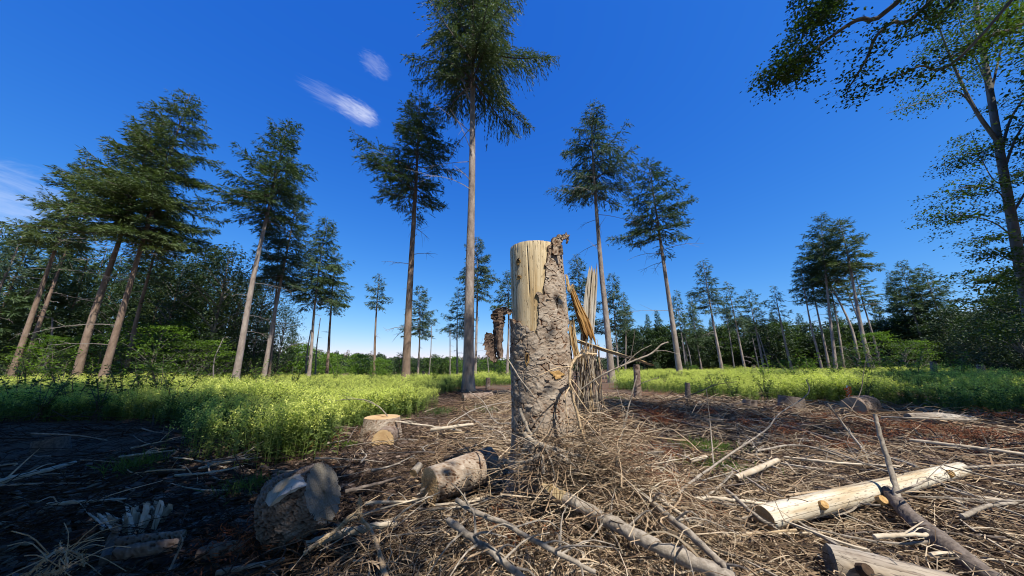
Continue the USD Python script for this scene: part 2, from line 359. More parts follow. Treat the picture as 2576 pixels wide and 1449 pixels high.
# ---------------------------------------------------------------- conifers
def conifer(label, base, Y, top, cb, half, r0, mat="needles_dark", bark="trunk_brown", seed=0, dens=1.0, hang=0.25, clen=None, name="conifer", group=None,
            ndead=8, bend=0.15, fullness=0.62, updip=0.35):
    """base, top: where the foot and tip stand in the photograph; cb: row of the lowest green branch; half: half width of the crown there."""
    rng = np.random.default_rng(1000 + seed)
    B, T = at(*base, Y), at(*top, Y)
    gz = float(hgt(B[0], B[1]))
    B[2] = min(B[2], gz + 0.1) if abs(B[2] - gz) > 0.4 else B[2]
    B[2] = min(B[2], gz)
    H = T[2] - B[2]
    side = _unit(np.array([-(T[1] - B[1]) + 1e-6, T[0] - B[0], 0])) if np.hypot(*(T - B)[:2]) > .3 else np.array([1.0, 0, 0])
    lean = (T - B); wob = rng.normal(size=2) * bend
    def axis(t):
        t = np.asarray(t, float)[..., None]
        return B + lean * t + np.concatenate([np.sin(t * 3.1) * wob[0], np.sin(t * 4.3 + 1) * wob[1] - math.sin(1) * wob[1], 0 * t], -1) * np.minimum(1, t * 3)
    ts = np.linspace(0, 1, 60)
    _, py, dep = project(axis(ts))
    tb = float(np.interp(-(cb - .42 * half), -py, ts))
    depth = float(np.interp(tb + .25 * (1 - tb), ts, dep))
    R = 1.22 * half * depth / F / math.sqrt(1 + ((base[0] + top[0]) / 2 - 1288) ** 2 / F ** 2)
    clen = clen or float(np.clip(0.0085 * depth, 0.16, 0.55))
    path = thing(name, label, "conifer tree", (B[0], B[1], B[2]), group)
    # trunk with a flared foot
    k = 26
    t = np.linspace(-0.012, 1, k)
    rad = r0 * np.where(t < tb, 1 - 0.5 * np.clip(t / tb, 0, 1), 0.5 * (1 - np.clip((t - tb) / (1 - tb), 0, 1)) ** .8) * (1 + 0.45 * np.exp(-np.clip(t, 0, 1) * H / 0.35))
    v, f = tubes(axis(t), np.maximum(rad, 0.012), 12)
    v = v + (meshkit.fbm(v * [3, 3, 0.8], 3, seed)[:, None] - .5) * rad.mean() * 0.25 * _unit((v - axis(np.clip((v[:, 2] - B[2]) / H, 0, 1))) * [1, 1, 0])
    part(path, "trunk", (v, f), bark, smooth=50)
    # branches
    Lc = H * (1 - tb)
    nb = int(Lc * 6.6 * dens)
    u = (np.arange(nb) + rng.random(nb)) / nb
    u = u ** 1.05
    prof = np.minimum(1.0, fullness + u * 1.5) * (1 - u) ** 0.62 + 0.03
    az = np.arange(nb) * 2.399963 + rng.normal(size=nb) * 0.5
    lump = 0.72 + 0.56 * meshkit.noise(np.stack([np.cos(az) * 1.6, np.sin(az) * 1.6, u * 5], -1), seed)
    L = R * prof * lump * rng.uniform(0.62, 1.12, nb) * np.where(rng.random(nb) < .12, 0.55, 1)
    el = np.radians(-14 + 62 * u ** 1.1 + rng.normal(size=nb) * 9)
    org = axis(tb + (1 - tb) * u * 0.985)
    hd = np.stack([np.cos(az), np.sin(az), np.zeros(nb)], -1)
    ns = 6
    s = np.linspace(0, 1, ns)
    def along(s_):
        s_ = s_[..., None]
        return lambda o, h, l, e: o + h * (l[..., None] * s_ * np.cos(e)[..., None]) + np.array([0, 0, 1.0]) * l[..., None] * (np.sin(e)[..., None] * s_ - 0.34 * s_ ** 2 + updip * s_ ** 3)
    P = along(np.broadcast_to(s, (nb, ns)))(org[:, None], hd[:, None], L[:, None], el[:, None])
    big = L > R * 0.12
    part(path, "limbs", tubes(P[big], np.maximum(0.006, (0.016 * L[big, None] + .006) * (1.05 - s)), 3), "limb")
    # secondary sprays with needle clusters
    nsec = np.maximum(4, (L / (clen * 0.55) * 2).astype(int))
    bi = np.repeat(np.arange(nb), nsec)
    m = len(bi)
    ss = rng.beta(1.25, 1.1, m) * 0.96 + 0.04
    sgn = np.where(rng.random(m) < .5, -1.0, 1.0)
    l2 = np.minimum(1.5, 0.42 * L[bi] * (1.12 - ss) + 0.10) * rng.uniform(.6, 1.2, m)
    o2 = along(ss)(org[bi], hd[bi], L[bi], el[bi])
    perp = np.stack([-hd[bi, 1], hd[bi, 0], np.zeros(m)], -1) * sgn[:, None]
    d2 = _unit(perp * 0.75 + hd[bi] * 0.75 + rng.normal(size=(m, 3)) * 0.22 + [0, 0, 0.06])
    ncl = np.maximum(1, np.ceil(l2 / (clen * 0.32)).astype(int))
    ci = np.repeat(np.arange(m), ncl)
    q = len(ci)
    cs = rng.random(q)
    pos = o2[ci] + d2[ci] * (l2[ci] * cs)[:, None] + np.array([0, 0, -1.0]) * (hang * l2[ci] * cs ** 2)[:, None] + rng.normal(size=(q, 3)) * clen * .07
    dd = _unit(d2[ci] * 0.95 + rng.normal(size=(q, 3)) * 0.30 + np.array([0, 0, -1.0]) * (hang * 1.1))
    nr = _unit(rng.normal(size=(q, 3)) * 0.55 + [0, 0, 0.9])
    part(path, "crown", blades(pos, dd, nr, clen * rng.uniform(.85, 1.5, q), clen * rng.uniform(.17, .27, q)), mat)
    # leader shoot
    # dead branches below the crown
    for i in range(ndead):
        td = tb * (1 - 0.75 * rng.random() ** 1.6)
        a = rng.random() * 6.283
        l = rng.uniform(0.25, 1.0) * R * 0.8
        h = np.array([math.cos(a), math.sin(a), 0])
        o = axis(td)
        sag = rng.uniform(.05, .4)
        sp = np.linspace(0, 1, 6)[:, None]
        C = o + h * l * sp + np.array([0, 0, 1]) * l * (0.12 * sp - sag * sp ** 2)
        ms = [tubes(C, np.linspace(0.018, 0.005, 6) * (1 + depth / 40), 3)]
        for _ in range(5):
            j = rng.uniform(.3, .95); o3 = o + h * l * j + np.array([0, 0, 1]) * l * (0.12 * j - sag * j * j)
            e3 = o3 + (h * .6 + rng.normal(size=3) * .5 + [0, 0, -.3]) * l * .25
            ms.append(tubes(np.linspace(o3, e3, 3), np.array([.007, .005, .003]) * (1 + depth / 40), 3))
        part(path, "dead_branch", join(*ms), "dead_twig")
    return path

# the tall spruces round the stump
conifer("tallest slender spruce, its crown cut off by the top of the picture", (1178, 985), 15.5, (1186, -190), 285, 165, 0.27, "needles_olive", "trunk_grey", 1, 1.25, 0.9, 0.17, ndead=9, fullness=.75)
conifer("dark spruce with bare brown trunk just left of the tallest spruce", (1020, 970), 19, (1052, 222), 560, 122, 0.25, "needles_dark", "trunk_brown", 2, 1.2, 0.35, 0.2, ndead=10)
conifer("grey green spruce with open crown right behind the broken stump", (1540, 965), 22, (1486, 282), 545, 128, 0.24, "needles_blue", "trunk_grey", 3, 1.1, 0.6, 0.22, ndead=7)
conifer("spruce with spreading ragged crown right of the grey green spruce", (1712, 950), 26, (1632, 405), 655, 116, 0.235, "needles_dark", "trunk_grey", 4, 1.0, 0.35, 0.24, ndead=8)
conifer("big leaning looking fir with the tallest crown of the left edge", (255, 962), 20, (477, 232), 690, 185, 0.205, "needles_olive", "trunk_brown", 5, 1.7, 0.25, 0.22, ndead=14, fullness=.8)
conifer("thick brown trunked fir left of the tallest crown of the left edge", (182, 985), 20.5, (365, 292), 670, 195, 0.225, "needles_olive", "trunk_brown", 6, 1.6, 0.25, 0.22, ndead=14, fullness=.8)
conifer("fir with full crown standing alone right of the left wood edge", (590, 965), 23, (717, 298), 600, 132, 0.225, "needles_dark", "trunk_grey", 7, 1.45, 0.3, 0.24, ndead=8, fullness=.75)
conifer("shorter fir half hidden just behind the lone full crowned fir", (660, 968), 28, (748, 470), 740, 92, 0.20, "needles_blue", "trunk_grey", 8, 1.4, 0.3, 0.28, ndead=6, fullness=.75)
conifer("thin trunked fir close beside the half hidden fir", (674, 962), 30, (712, 560), 740, 40, 0.15, "needles_dark", "trunk_brown", 9, 1.2, 0.3, 0.28, ndead=4)
conifer("broad spruce with low hanging side branches right of the lone fir", (775, 958), 32, (826, 548), 790, 84, 0.18, "needles_dark", "trunk_grey", 10, 1.5, 0.5, 0.28, ndead=6, fullness=.8)
conifer("slim spruce at the right end of the left tree row", (822, 950), 36, (848, 625), 800, 48, 0.17, "needles_dark", "trunk_brown", 11, 1.2, 0.5, 0.3, ndead=4)
conifer("brown trunked fir near the left picture edge with drooping green crown", (18, 975), 22, (222, 395), 680, 140, 0.175, "needles_olive", "trunk_brown", 12, 1.5, 0.3, 0.24, ndead=8, fullness=.8)
conifer("shaded trunked fir just inside the left wood edge", (55, 950), 27, (205, 470), 720, 90, 0.18, "needles_dark", "trunk_brown", 13, 1.3, 0.3, 0.28, ndead=6)
conifer("outermost fir cut by the left picture edge", (-95, 955), 23, (60, 560), 740, 85, 0.16, "needles_blue", "trunk_grey", 14, 1.3, 0.3, 0.25, ndead=6)
conifer("short trunked fir under the tallest left crown", (312, 968), 24, (402, 560), 730, 60, 0.17, "needles_dark", "trunk_brown", 15, 1.3, 0.3, 0.26, ndead=8)
conifer("small lone conifer far out in the gap left of the dark spruce", (940, 950), 46, (957, 690), 790, 38, 0.20, "needles_blue", "trunk_brown", 16, 1.2, 0.3, 0.38, ndead=2, name="conifer")
conifer("pale blue conifer far behind the tallest spruce", (1196, 945), 44, (1198, 590), 770, 58, 0.22, "needles_blue", "trunk_grey", 17, 1.2, 0.4, 0.36, ndead=5)
conifer("young dark fir right behind the dark spruce trunk", (1051, 952), 45, (1058, 718), 860, 46, 0.17, "needles_blue", "trunk_grey", 18, 1.4, 0.3, 0.36, ndead=3, fullness=.85)
conifer("ragged conifer between the two tall trunks", (1150, 950), 50, (1154, 733), 860, 44, 0.17, "needles_dark", "trunk_grey", 19, 1.1, 0.4, 0.38, ndead=4)
conifer("conifer peeping out left of the broken stump", (1276, 945), 42, (1276, 680), 800, 42, 0.2, "needles_dark", "trunk_grey", 20, 1.2, 0.4, 0.36, ndead=3)
conifer("blue green conifer peeping out between stump and grey splinter", (1464, 950), 45, (1450, 640), 850, 50, 0.2, "needles_blue", "trunk_grey", 21, 1.3, 0.35, 0.36, ndead=3, fullness=.8)
conifer("hazy conifer close behind the grey green spruce trunk", (1556, 945), 42, (1540, 685), 850, 48, 0.14, "needles_blue", "trunk_grey", 22, 1.2, 0.3, 0.36, ndead=3, fullness=.8)
conifer("thin conifer just right of the hazy conifer", (1574, 943), 50, (1566, 735), 840, 26, 0.13, "needles_dark", "trunk_grey", 23, 1.2, 0.3, 0.38, ndead=2)
conifer("tall open crowned conifer in the right field, tallest of its row", (1818, 940), 40, (1768, 652), 805, 52, 0.2, "needles_blue", "trunk_grey", 24, 1.2, 0.3, 0.34, ndead=4)
conifer("dark narrow conifer close right of the ragged spruce trunk", (1733, 936), 52, (1702, 728), 880, 30, 0.17, "needles_dark", "trunk_grey", 25, 1.4, 0.4, 0.4, ndead=2, fullness=.85)
conifer("second dark narrow conifer beside the tall open crowned conifer", (1766, 936), 54, (1735, 728), 880, 26, 0.15, "needles_dark", "trunk_grey", 26, 1.3, 0.4, 0.4, ndead=2, fullness=.85)
conifer("pale crowned conifer right of the tall open crowned conifer", (1876, 936), 46, (1826, 708), 840, 34, 0.18, "needles_blue", "trunk_grey", 27, 1.1, 0.4, 0.38, ndead=3)
conifer("flat topped conifer with wide tiers in the right field", (1924, 936), 48, (1880, 728), 850, 52, 0.18, "needles_dark", "trunk_grey", 28, 1.1, 0.25, 0.38, ndead=3)
conifer("small slim conifer alone left of the right conifer clump", (1992, 930), 46, (1944, 718), 815, 27, 0.17, "needles_dark", "trunk_grey", 29, 1.3, 0.3, 0.36, ndead=2)
conifer("leftmost tree of the right conifer clump", (2066, 922), 42, (2008, 642), 780, 42, 0.15, "needles_dark", "trunk_grey", 30, 1.2, 0.3, 0.34, ndead=4)
conifer("tallest pointed tree of the right conifer clump", (2100, 922), 40, (2062, 540), 740, 84, 0.2, "needles_dark", "trunk_grey", 31, 1.4, 0.3, 0.33, ndead=5)
conifer("grey trunked tree leaning at the right of the conifer clump", (2184, 905), 38, (2102, 555), 720, 90, 0.24, "needles_olive", "trunk_grey", 32, 1.2, 0.25, 0.33, ndead=5)
conifer("crooked pale trunked tree in the middle of the conifer clump", (2160, 915), 41, (2080, 600), 760, 60, 0.18, "needles_olive", "trunk_grey", 33, 1.1, 0.25, 0.34, ndead=4, bend=.4)
conifer("dark topped tree behind the green beech bushes right of the clump", (2335, 900), 45, (2262, 655), 830, 76, 0.18, "needles_dark", "trunk_grey", 34, 1.2, 0.25, 0.36, ndead=3)
conifer("right hand conifer with flat wind swept tiers", (2398, 895), 44, (2322, 665), 830, 84, 0.19, "needles_dark", "trunk_grey", 35, 1.2, 0.2, 0.36, ndead=3)
conifer("thin conifer between the dark topped tree and the flat tiered one", (2368, 900), 46, (2300, 690), 820, 56, 0.15, "needles_dark", "trunk_grey", 36, 1.0, 0.2, 0.36, ndead=3)

# ---------------------------------------------------------------- the dense wood on the left: dark conifers and bright beech scrub
def wood_conifer(seed, H, R, mat, nm="conifer"):
    """a shaggy spruce green to low down, built at the origin to be repeated."""
    rng = np.random.default_rng(seed)
    path = thing(nm, "x", "conifer tree", (0, 0, 0), "dark conifers standing deep in the left wood")
    part(path, "trunk", tubes(np.linspace([0, 0, -.3], [rng.normal() * .2, rng.normal() * .2, H], 12), np.linspace(.16, .02, 12), 7), "trunk_brown")
    nb = int(H * 7)
    u0 = (np.arange(nb) + .5) / nb
    a0 = np.arange(nb) * 2.4 + rng.normal(size=nb) * .4
    L0 = R * np.minimum(1, .6 + u0 * 1.2) * (1 - u0) ** .7 * rng.uniform(.45, 1.2, nb) + .08
    k = np.repeat(np.arange(nb), np.maximum(8, (L0 * 42).astype(int)))
    n = len(k)
    s_ = rng.random(n) ** .7
    h = np.stack([np.cos(a0[k]), np.sin(a0[k]), 0 * s_], -1)
    pp = np.stack([-h[:, 1], h[:, 0], 0 * s_], -1)
    w_ = rng.normal(size=n) * .2 * L0[k] * (1.15 - s_)
    e_ = np.tan(np.radians(-12 + 50 * u0[k]))
    pos = h * (L0[k] * s_)[:, None] + pp * w_[:, None] + np.stack([0 * s_, 0 * s_, H * (.15 + .84 * u0[k]) + L0[k] * (e_ * s_ - .4 * s_ ** 2 + .3 * s_ ** 3) - abs(w_) * .3], -1)
    h = h * .7 + pp * np.sign(w_)[:, None] * .6
    part(path, "crown", blades(pos, h + rng.normal(size=(n, 3)) * .5 + [0, 0, -.25], rng.normal(size=(n, 3)) * .5 + [0, 0, 1], rng.uniform(.35, .7, n), rng.uniform(.07, .12, n)), mat)
    return path

def broadleaf(name, cat, label, group, seed, H, R, zlow, leaf, nspray, per, mat, bark="trunk_beech", flat=.35, spread=.55, r0=.14, nlimb=26, shell=.55, ratio=.6):
    """trunk, limbs and a crown of flat leaf sprays inside a lumpy volume, built at the origin."""
    rng = np.random.default_rng(seed)
    path = thing(name, label, cat, (0, 0, 0), group)
    zt = np.linspace(-.25, H * .93, 14)
    bx, by = rng.normal(size=2) * .03 * H
    ax = np.stack([bx * np.sin(zt / H * 3), by * np.sin(zt / H * 2.5), zt], -1)
    part(path, "trunk", tubes(ax, r0 * (1 - .88 * np.clip(zt / H, 0, 1)) * (1 + .4 * np.exp(-np.clip(zt, 0, 9) / .3)), 9), bark, smooth=60)
    u = rng.random(nspray)
    az = rng.random(nspray) * 6.283
    lump = .5 + .8 * meshkit.noise(np.stack([np.cos(az) * 1.7, np.sin(az) * 1.7, u * 4], -1), seed)
    prof = np.sin(np.pi * np.clip(u * .88 + .10, 0, 1)) ** .6
    r = R * prof * lump * rng.random(nspray) ** (1 - shell)
    z = zlow + (H - zlow) * u
    c = np.stack([np.cos(az) * r + np.interp(z, zt, ax[:, 0]), np.sin(az) * r + np.interp(z, zt, ax[:, 1]), z], -1)
    li = rng.choice(nspray, min(nlimb, nspray), replace=False)
    zo = np.maximum(zlow * .8, z[li] - r[li] * .8 - .2)
    o = np.stack([np.interp(zo, zt, ax[:, 0]), np.interp(zo, zt, ax[:, 1]), zo], -1)
    s = np.linspace(0, 1, 6)[None, :, None]
    P = o[:, None] + (c[li] - o)[:, None] * s + np.array([0, 0, 1.0]) * (np.sin(s * np.pi) * .12 * r[li][:, None, None])
    part(path, "limbs", tubes(P, np.maximum(.006, (.10 * r0 + .022 * r[li][:, None]) * (1.1 - s[..., 0])), 4), bark)
    k = np.repeat(np.arange(nspray), per)
    n = len(k)
    out = np.stack([np.cos(az), np.sin(az), -.15 + 0 * az], -1)
    loc = rng.normal(size=(n, 3)) * spread * np.array([1, 1, flat * .5])
    tilt = rng.normal(size=(nspray, 2)) * flat
    loc[:, 2] += (tilt[k] * loc[:, :2]).sum(1)
    pos = c[k] + loc
    d = _unit(out[k] * .6 + rng.normal(size=(n, 3)) * [.7, .7, .4] + [0, 0, -.15])
    nr = _unit(np.concatenate([tilt[k], np.ones((n, 1))], 1) + rng.normal(size=(n, 3)) * .45)
    part(path, "crown", blades(pos, d, nr, leaf * rng.uniform(.75, 1.3, n), leaf * ratio * rng.uniform(.75, 1.2, n)), mat)
    return path

rng = np.random.default_rng(7)
wc = [wood_conifer(51, 13, 2.6, "needles_dark"), wood_conifer(52, 15, 2.9, "needles_dark"), wood_conifer(53, 11, 2.3, "needles_olive")]
spots = [(40, 29, 1.05), (-60, 27, .95), (130, 31, 1.1), (215, 34, 1.1), (300, 33, .95), (352, 31, .9), (420, 30, .92), (470, 33, 1.0), (520, 31, .82), (548, 36, .86),
         (605, 36, .75), (440, 38, 1.15), (370, 40, 1.2), (90, 38, 1.3), (-20, 36, 1.2), (170, 42, 1.35), (260, 45, 1.3), (500, 44, 1.0), (655, 42, .68), (-140, 33, 1.2),
         (-220, 30, 1.1), (20, 48, 1.5), (330, 52, 1.3), (580, 50, .85), (720, 48, .66), (640, 54, .8)]
for i, (px, Y, s) in enumerate(spots):
    p = at(px, 940, Y); p[2] = hgt(p[0], p[1])
    if i < 3:
        place(wc[i], p, rng.uniform(0, 360), (s, s, s))
        put(stage.GetPrimAtPath(wc[i]), "dark shaggy conifer deep in the shade of the left wood")
    else:
        dup(wc[i % 3], "conifer", "dark shaggy conifer deep in the shade of the left wood", p, rng.uniform(0, 360), (s, s, s * rng.uniform(.9, 1.12)), "dark conifers standing deep in the left wood")

GB = "bright beech scrub along the foot of the left wood"
bs = [broadleaf("beech_bush", "bush", "x", GB, 61, 4.2, 2.4, .25, .15, 74, 34, "leaf_bright", r0=.05, flat=.12, spread=.46, nlimb=30),
      broadleaf("beech_bush", "bush", "x", GB, 62, 3.2, 2.1, .15, .14, 66, 34, "leaf_beech", r0=.04, flat=.12, spread=.44, nlimb=26)]
bspots = [(385, 22.5, .95), (455, 23.5, 1.0), (515, 24.5, .9), (330, 24, .95), (95, 22.5, .75), (230, 24, .8), (150, 26, .85), (560, 27, .75), (428, 27, 1.25), (40, 25, .8), (290, 28, 1.1), (620, 29, .7)]
for i, (px, Y, s) in enumerate(bspots):
    p = at(px, 950, Y); p[2] = hgt(p[0], p[1])
    lab = ["beech bush between the two trunks of the leaning firs", "brightest beech bush right of the short trunked fir", "beech bush nearest the dark open trees in the left wood", "beech bush just left of the short trunked fir",
           "bright beech bush behind the left edge fir trunk", "beech bush left of the thick brown trunked fir", "beech bush in the gap right of the left edge trunks", "beech bush at the right end of the beech scrub",
           "tall beech bush behind the brightest one", "shaded beech bush at the left picture edge", "tall dim beech bush behind the leaning fir trunks", "far beech bush left of the lone full crowned fir"][i]
    if i < 2:
        place(bs[i], p, rng.uniform(0, 360), (s, s, s)); put(stage.GetPrimAtPath(bs[i]), lab)
    else:
        dup(bs[i % 2], "beech_bush", lab, p, rng.uniform(0, 360), (s, s, s * rng.uniform(.8, 1.1)), GB)

# dark broad trees within the left wood (open crowns with sky showing through)
GD = "dark broad leaved trees behind the left fir trunks"
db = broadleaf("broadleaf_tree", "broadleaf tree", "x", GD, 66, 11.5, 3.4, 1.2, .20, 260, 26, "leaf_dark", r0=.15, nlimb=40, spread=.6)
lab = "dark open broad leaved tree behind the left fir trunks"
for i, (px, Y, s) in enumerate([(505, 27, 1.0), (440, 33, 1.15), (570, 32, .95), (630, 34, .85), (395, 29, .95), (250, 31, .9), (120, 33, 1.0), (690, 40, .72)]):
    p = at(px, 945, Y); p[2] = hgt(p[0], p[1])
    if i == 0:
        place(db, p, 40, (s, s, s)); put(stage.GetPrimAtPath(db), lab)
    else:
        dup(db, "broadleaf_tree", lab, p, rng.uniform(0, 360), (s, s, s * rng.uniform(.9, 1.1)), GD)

# ---------------------------------------------------------------- the wood edge on the right
GW = "rounded broad leaved trees of the wood edge behind the right field"
we = [broadleaf("broadleaf_tree", "broadleaf tree", "x", GW, 71, 8.6, 3.3, .7, .34, 190, 26, "leaf_dark", r0=.16, nlimb=22, spread=.55, shell=.75),
      broadleaf("broadleaf_tree", "broadleaf tree", "x", GW, 72, 7.6, 3.0, .5, .32, 170, 26, "leaf_dark", r0=.15, nlimb=22, spread=.55, shell=.75),
      broadleaf("broadleaf_tree", "broadleaf tree", "x", GW, 73, 8.0, 3.5, .6, .32, 190, 26, "leaf_beech", r0=.16, nlimb=22, spread=.6, shell=.75)]
n = 0
lab = "rounded dark broad leaved tree in the wood edge behind the right field"
for row, (y0, y1, sc) in enumerate([(60, 66, 1.0), (72, 80, 1.12), (90, 100, 1.3)]):
    for px in np.arange(1575 + row * 18, 2600, 52 + 4 * row):
        px = px + rng.uniform(-14, 14)
        k = np.clip((px - 1600) / 900, 0, 1)
        Y = rng.uniform(y0, y1) * (1 - .30 * k)
        s = sc * rng.uniform(.85, 1.15) * (1 - .12 * k)
        p = at(px, 930, Y); p[2] = hgt(p[0], p[1])
        if n < 3:
            place(we[n], p, rng.uniform(0, 360), (s, s, s)); put(stage.GetPrimAtPath(we[n]), lab)
        else:
            dup(we[n % 3], "broadleaf_tree", lab, p, rng.uniform(0, 360), (s * 1.05, s * 1.05, s), GW)
        n += 1
# taller dark mass of trees under and behind the right hand beech
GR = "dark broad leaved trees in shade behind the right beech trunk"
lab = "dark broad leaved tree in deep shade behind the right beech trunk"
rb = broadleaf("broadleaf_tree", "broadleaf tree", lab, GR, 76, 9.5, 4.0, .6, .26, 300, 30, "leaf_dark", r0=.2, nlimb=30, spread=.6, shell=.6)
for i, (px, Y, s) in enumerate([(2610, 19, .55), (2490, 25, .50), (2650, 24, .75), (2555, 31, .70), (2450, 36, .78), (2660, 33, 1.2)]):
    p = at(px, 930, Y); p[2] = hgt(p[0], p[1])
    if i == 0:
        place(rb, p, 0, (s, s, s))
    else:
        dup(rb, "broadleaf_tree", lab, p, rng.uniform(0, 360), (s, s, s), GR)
# layered green beeches in front of the clump
GL = "light green layered beeches in front of the right wood edge"
for i, (px, Y, s) in enumerate([(2225, 36, 1.05), (2280, 34, 1.1), (2170, 40, .9), (2330, 36, .85), (2390, 38, .8), (2445, 33, .7), (2110, 44, .7)]):
    p = at(px, 930, Y); p[2] = hgt(p[0], p[1])
    lab = ["widest light green layered beech below the right conifer clump", "layered beech right of the widest light green one", "layered beech behind the leaning grey trunk", "layered beech below the dark topped tree",
           "layered beech at the foot of the flat tiered conifer", "last layered beech before the right dark shade", "small layered beech at the left of the right conifer clump"][i]
    dup(bs[0 if i in (0, 3) else 1], "young_beech", lab, p, rng.uniform(0, 360), (s, s, s * 1.05), GL)

# ---------------------------------------------------------------- bushes and young trees across the middle distance, far wood
GM = "bushes and young trees scattered along the far side of the field"
mb = [broadleaf("young_tree", "young tree", "x", GM, 81, 3.6, 1.7, .2, .24, 70, 24, "leaf_bright", r0=.05, nlimb=12, spread=.35, shell=.6),
      broadleaf("young_tree", "young tree", "x", GM, 82, 3.2, 1.8, .1, .22, 70, 24, "leaf_beech", r0=.05, nlimb=12, spread=.35, shell=.6)]
k3 = wood_conifer(83, 4.2, 1.5, "needles_dark", "young_conifer")
put(stage.GetPrimAtPath(k3), "bushy young conifer on the far side of the field", "young conifer", "young conifers on the far side of the field")
n = 0
lab = "green bushy young tree on the far side of the field"
for i in range(90):
    px = rng.uniform(655, 1290) if i < 62 else rng.uniform(1545, 2150)
    Y = rng.uniform(42, 100) if i < 62 else rng.uniform(44, 58)
    s = rng.uniform(.55, 1.15) * (1.0 if i < 62 else .5) * (1.25 if px < 830 else 1)
    p = at(px, 930, Y); p[2] = hgt(p[0], p[1])
    if i % 4 == 3:
        if n == 0:
            place(k3, p, 0, (s, s, s)); n = 1
        else:
            dup(k3, "young_conifer", "bushy young conifer on the far side of the field", p, rng.uniform(0, 360), (s, s, s), "young conifers on the far side of the field")
    elif i < 2:
        place(mb[i], p, 0, (s, s, s)); put(stage.GetPrimAtPath(mb[i]), lab)
    else:
        dup(mb[i % 2], "young_tree", lab, p, rng.uniform(0, 360), (s, s, s), GM)

def crown_blob(seed, H, R, n=420, size=1.1):
    rng = np.random.default_rng(seed)
    u = rng.random(n); az = rng.random(n) * 6.283
    lump = .6 + .6 * meshkit.noise(np.stack([np.cos(az) * 1.5, np.sin(az) * 1.5, u * 3], -1), seed)
    r = R * np.sin(np.pi * np.clip(u * .85 + .13, 0, 1)) ** .55 * lump * rng.random(n) ** .25
    pos = np.stack([np.cos(az) * r, np.sin(az) * r, H * (.03 + .97 * u)], -1)
    return blades(pos, rng.normal(size=(n, 3)), rng.normal(size=(n, 3)) * .6 + [0, 0, .7], size * rng.uniform(.7, 1.3, n), size * .7)
def spire(seed, H, R, n=420):
    rng = np.random.default_rng(seed)
    u = rng.random(n); az = rng.random(n) * 6.283
    r = R * (1 - u) * rng.uniform(.3, 1.1, n)
    pos = np.stack([np.cos(az) * r, np.sin(az) * r, H * (.08 + .92 * u)], -1)
    return blades(pos, np.stack([np.cos(az), np.sin(az), -.2 + 0 * az], -1), rng.normal(size=(n, 3)) * .4 + [0, 0, 1], rng.uniform(.6, 1.2, n), .35)
noisy("dead_conifer", [(0.3, (0.16, 0.11, 0.075)), (0.7, (0.30, 0.22, 0.16))], .05, 3, .9)
pts, wh, yw, sc = [], [], [], []
for i in range(1500):
    a = rng.uniform(-58, 40) * math.pi / 180
    d = 110 * (430 / 110) ** rng.random()
    x, y = d * math.sin(a), d * math.cos(a)
    pts.append((x, y, float(hgt(x, y)) - .4)); wh.append(rng.choice(4, p=[.42, .36, .14, .08])); yw.append(rng.random() * 6.28)
    s = rng.uniform(.75, 1.2) * (.42 + .75 * np.clip((d - 110) / 250, 0, 1))
    if math.degrees(a) < -22:
        s *= 1.25
    sc.append((s, s, s))
instancer("far_wood", [("crown_round", crown_blob(91, 8.5, 4.2), "leaf_far", None), ("crown_wide", crown_blob(92, 7.5, 4.8), "leaf_far", None),
                       ("crown_spire", spire(93, 10.5, 2.4), "leaf_far", None), ("crown_dead", spire(94, 11, 2.0, 200), "dead_conifer", None)],
          pts, wh, yw, sc, "low far off wood closing the horizon beyond the clearing", "wood")

conifer("dense conifer filling the back of the right conifer clump", (2120, 918), 43, (2070, 585), 790, 60, .16, "needles_dark", "trunk_grey", 37, 1.4, .25, .34, ndead=3)
conifer("short bushy conifer in the gap right of the right conifer clump", (2210, 905), 42, (2150, 640), 800, 50, .15, "needles_olive", "trunk_grey", 38, 1.2, .25, .34, ndead=3)
conifer("second tree of the right conifer clump from its left", (2084, 922), 42, (2030, 610), 780, 50, .16, "needles_dark", "trunk_grey", 39, 1.3, .25, .34, ndead=3)
conifer("bare stemmed conifer behind the dark topped tree", (2310, 905), 48, (2238, 680), 820, 50, .15, "needles_dark", "trunk_grey", 40, 1.1, .2, .36, ndead=3)

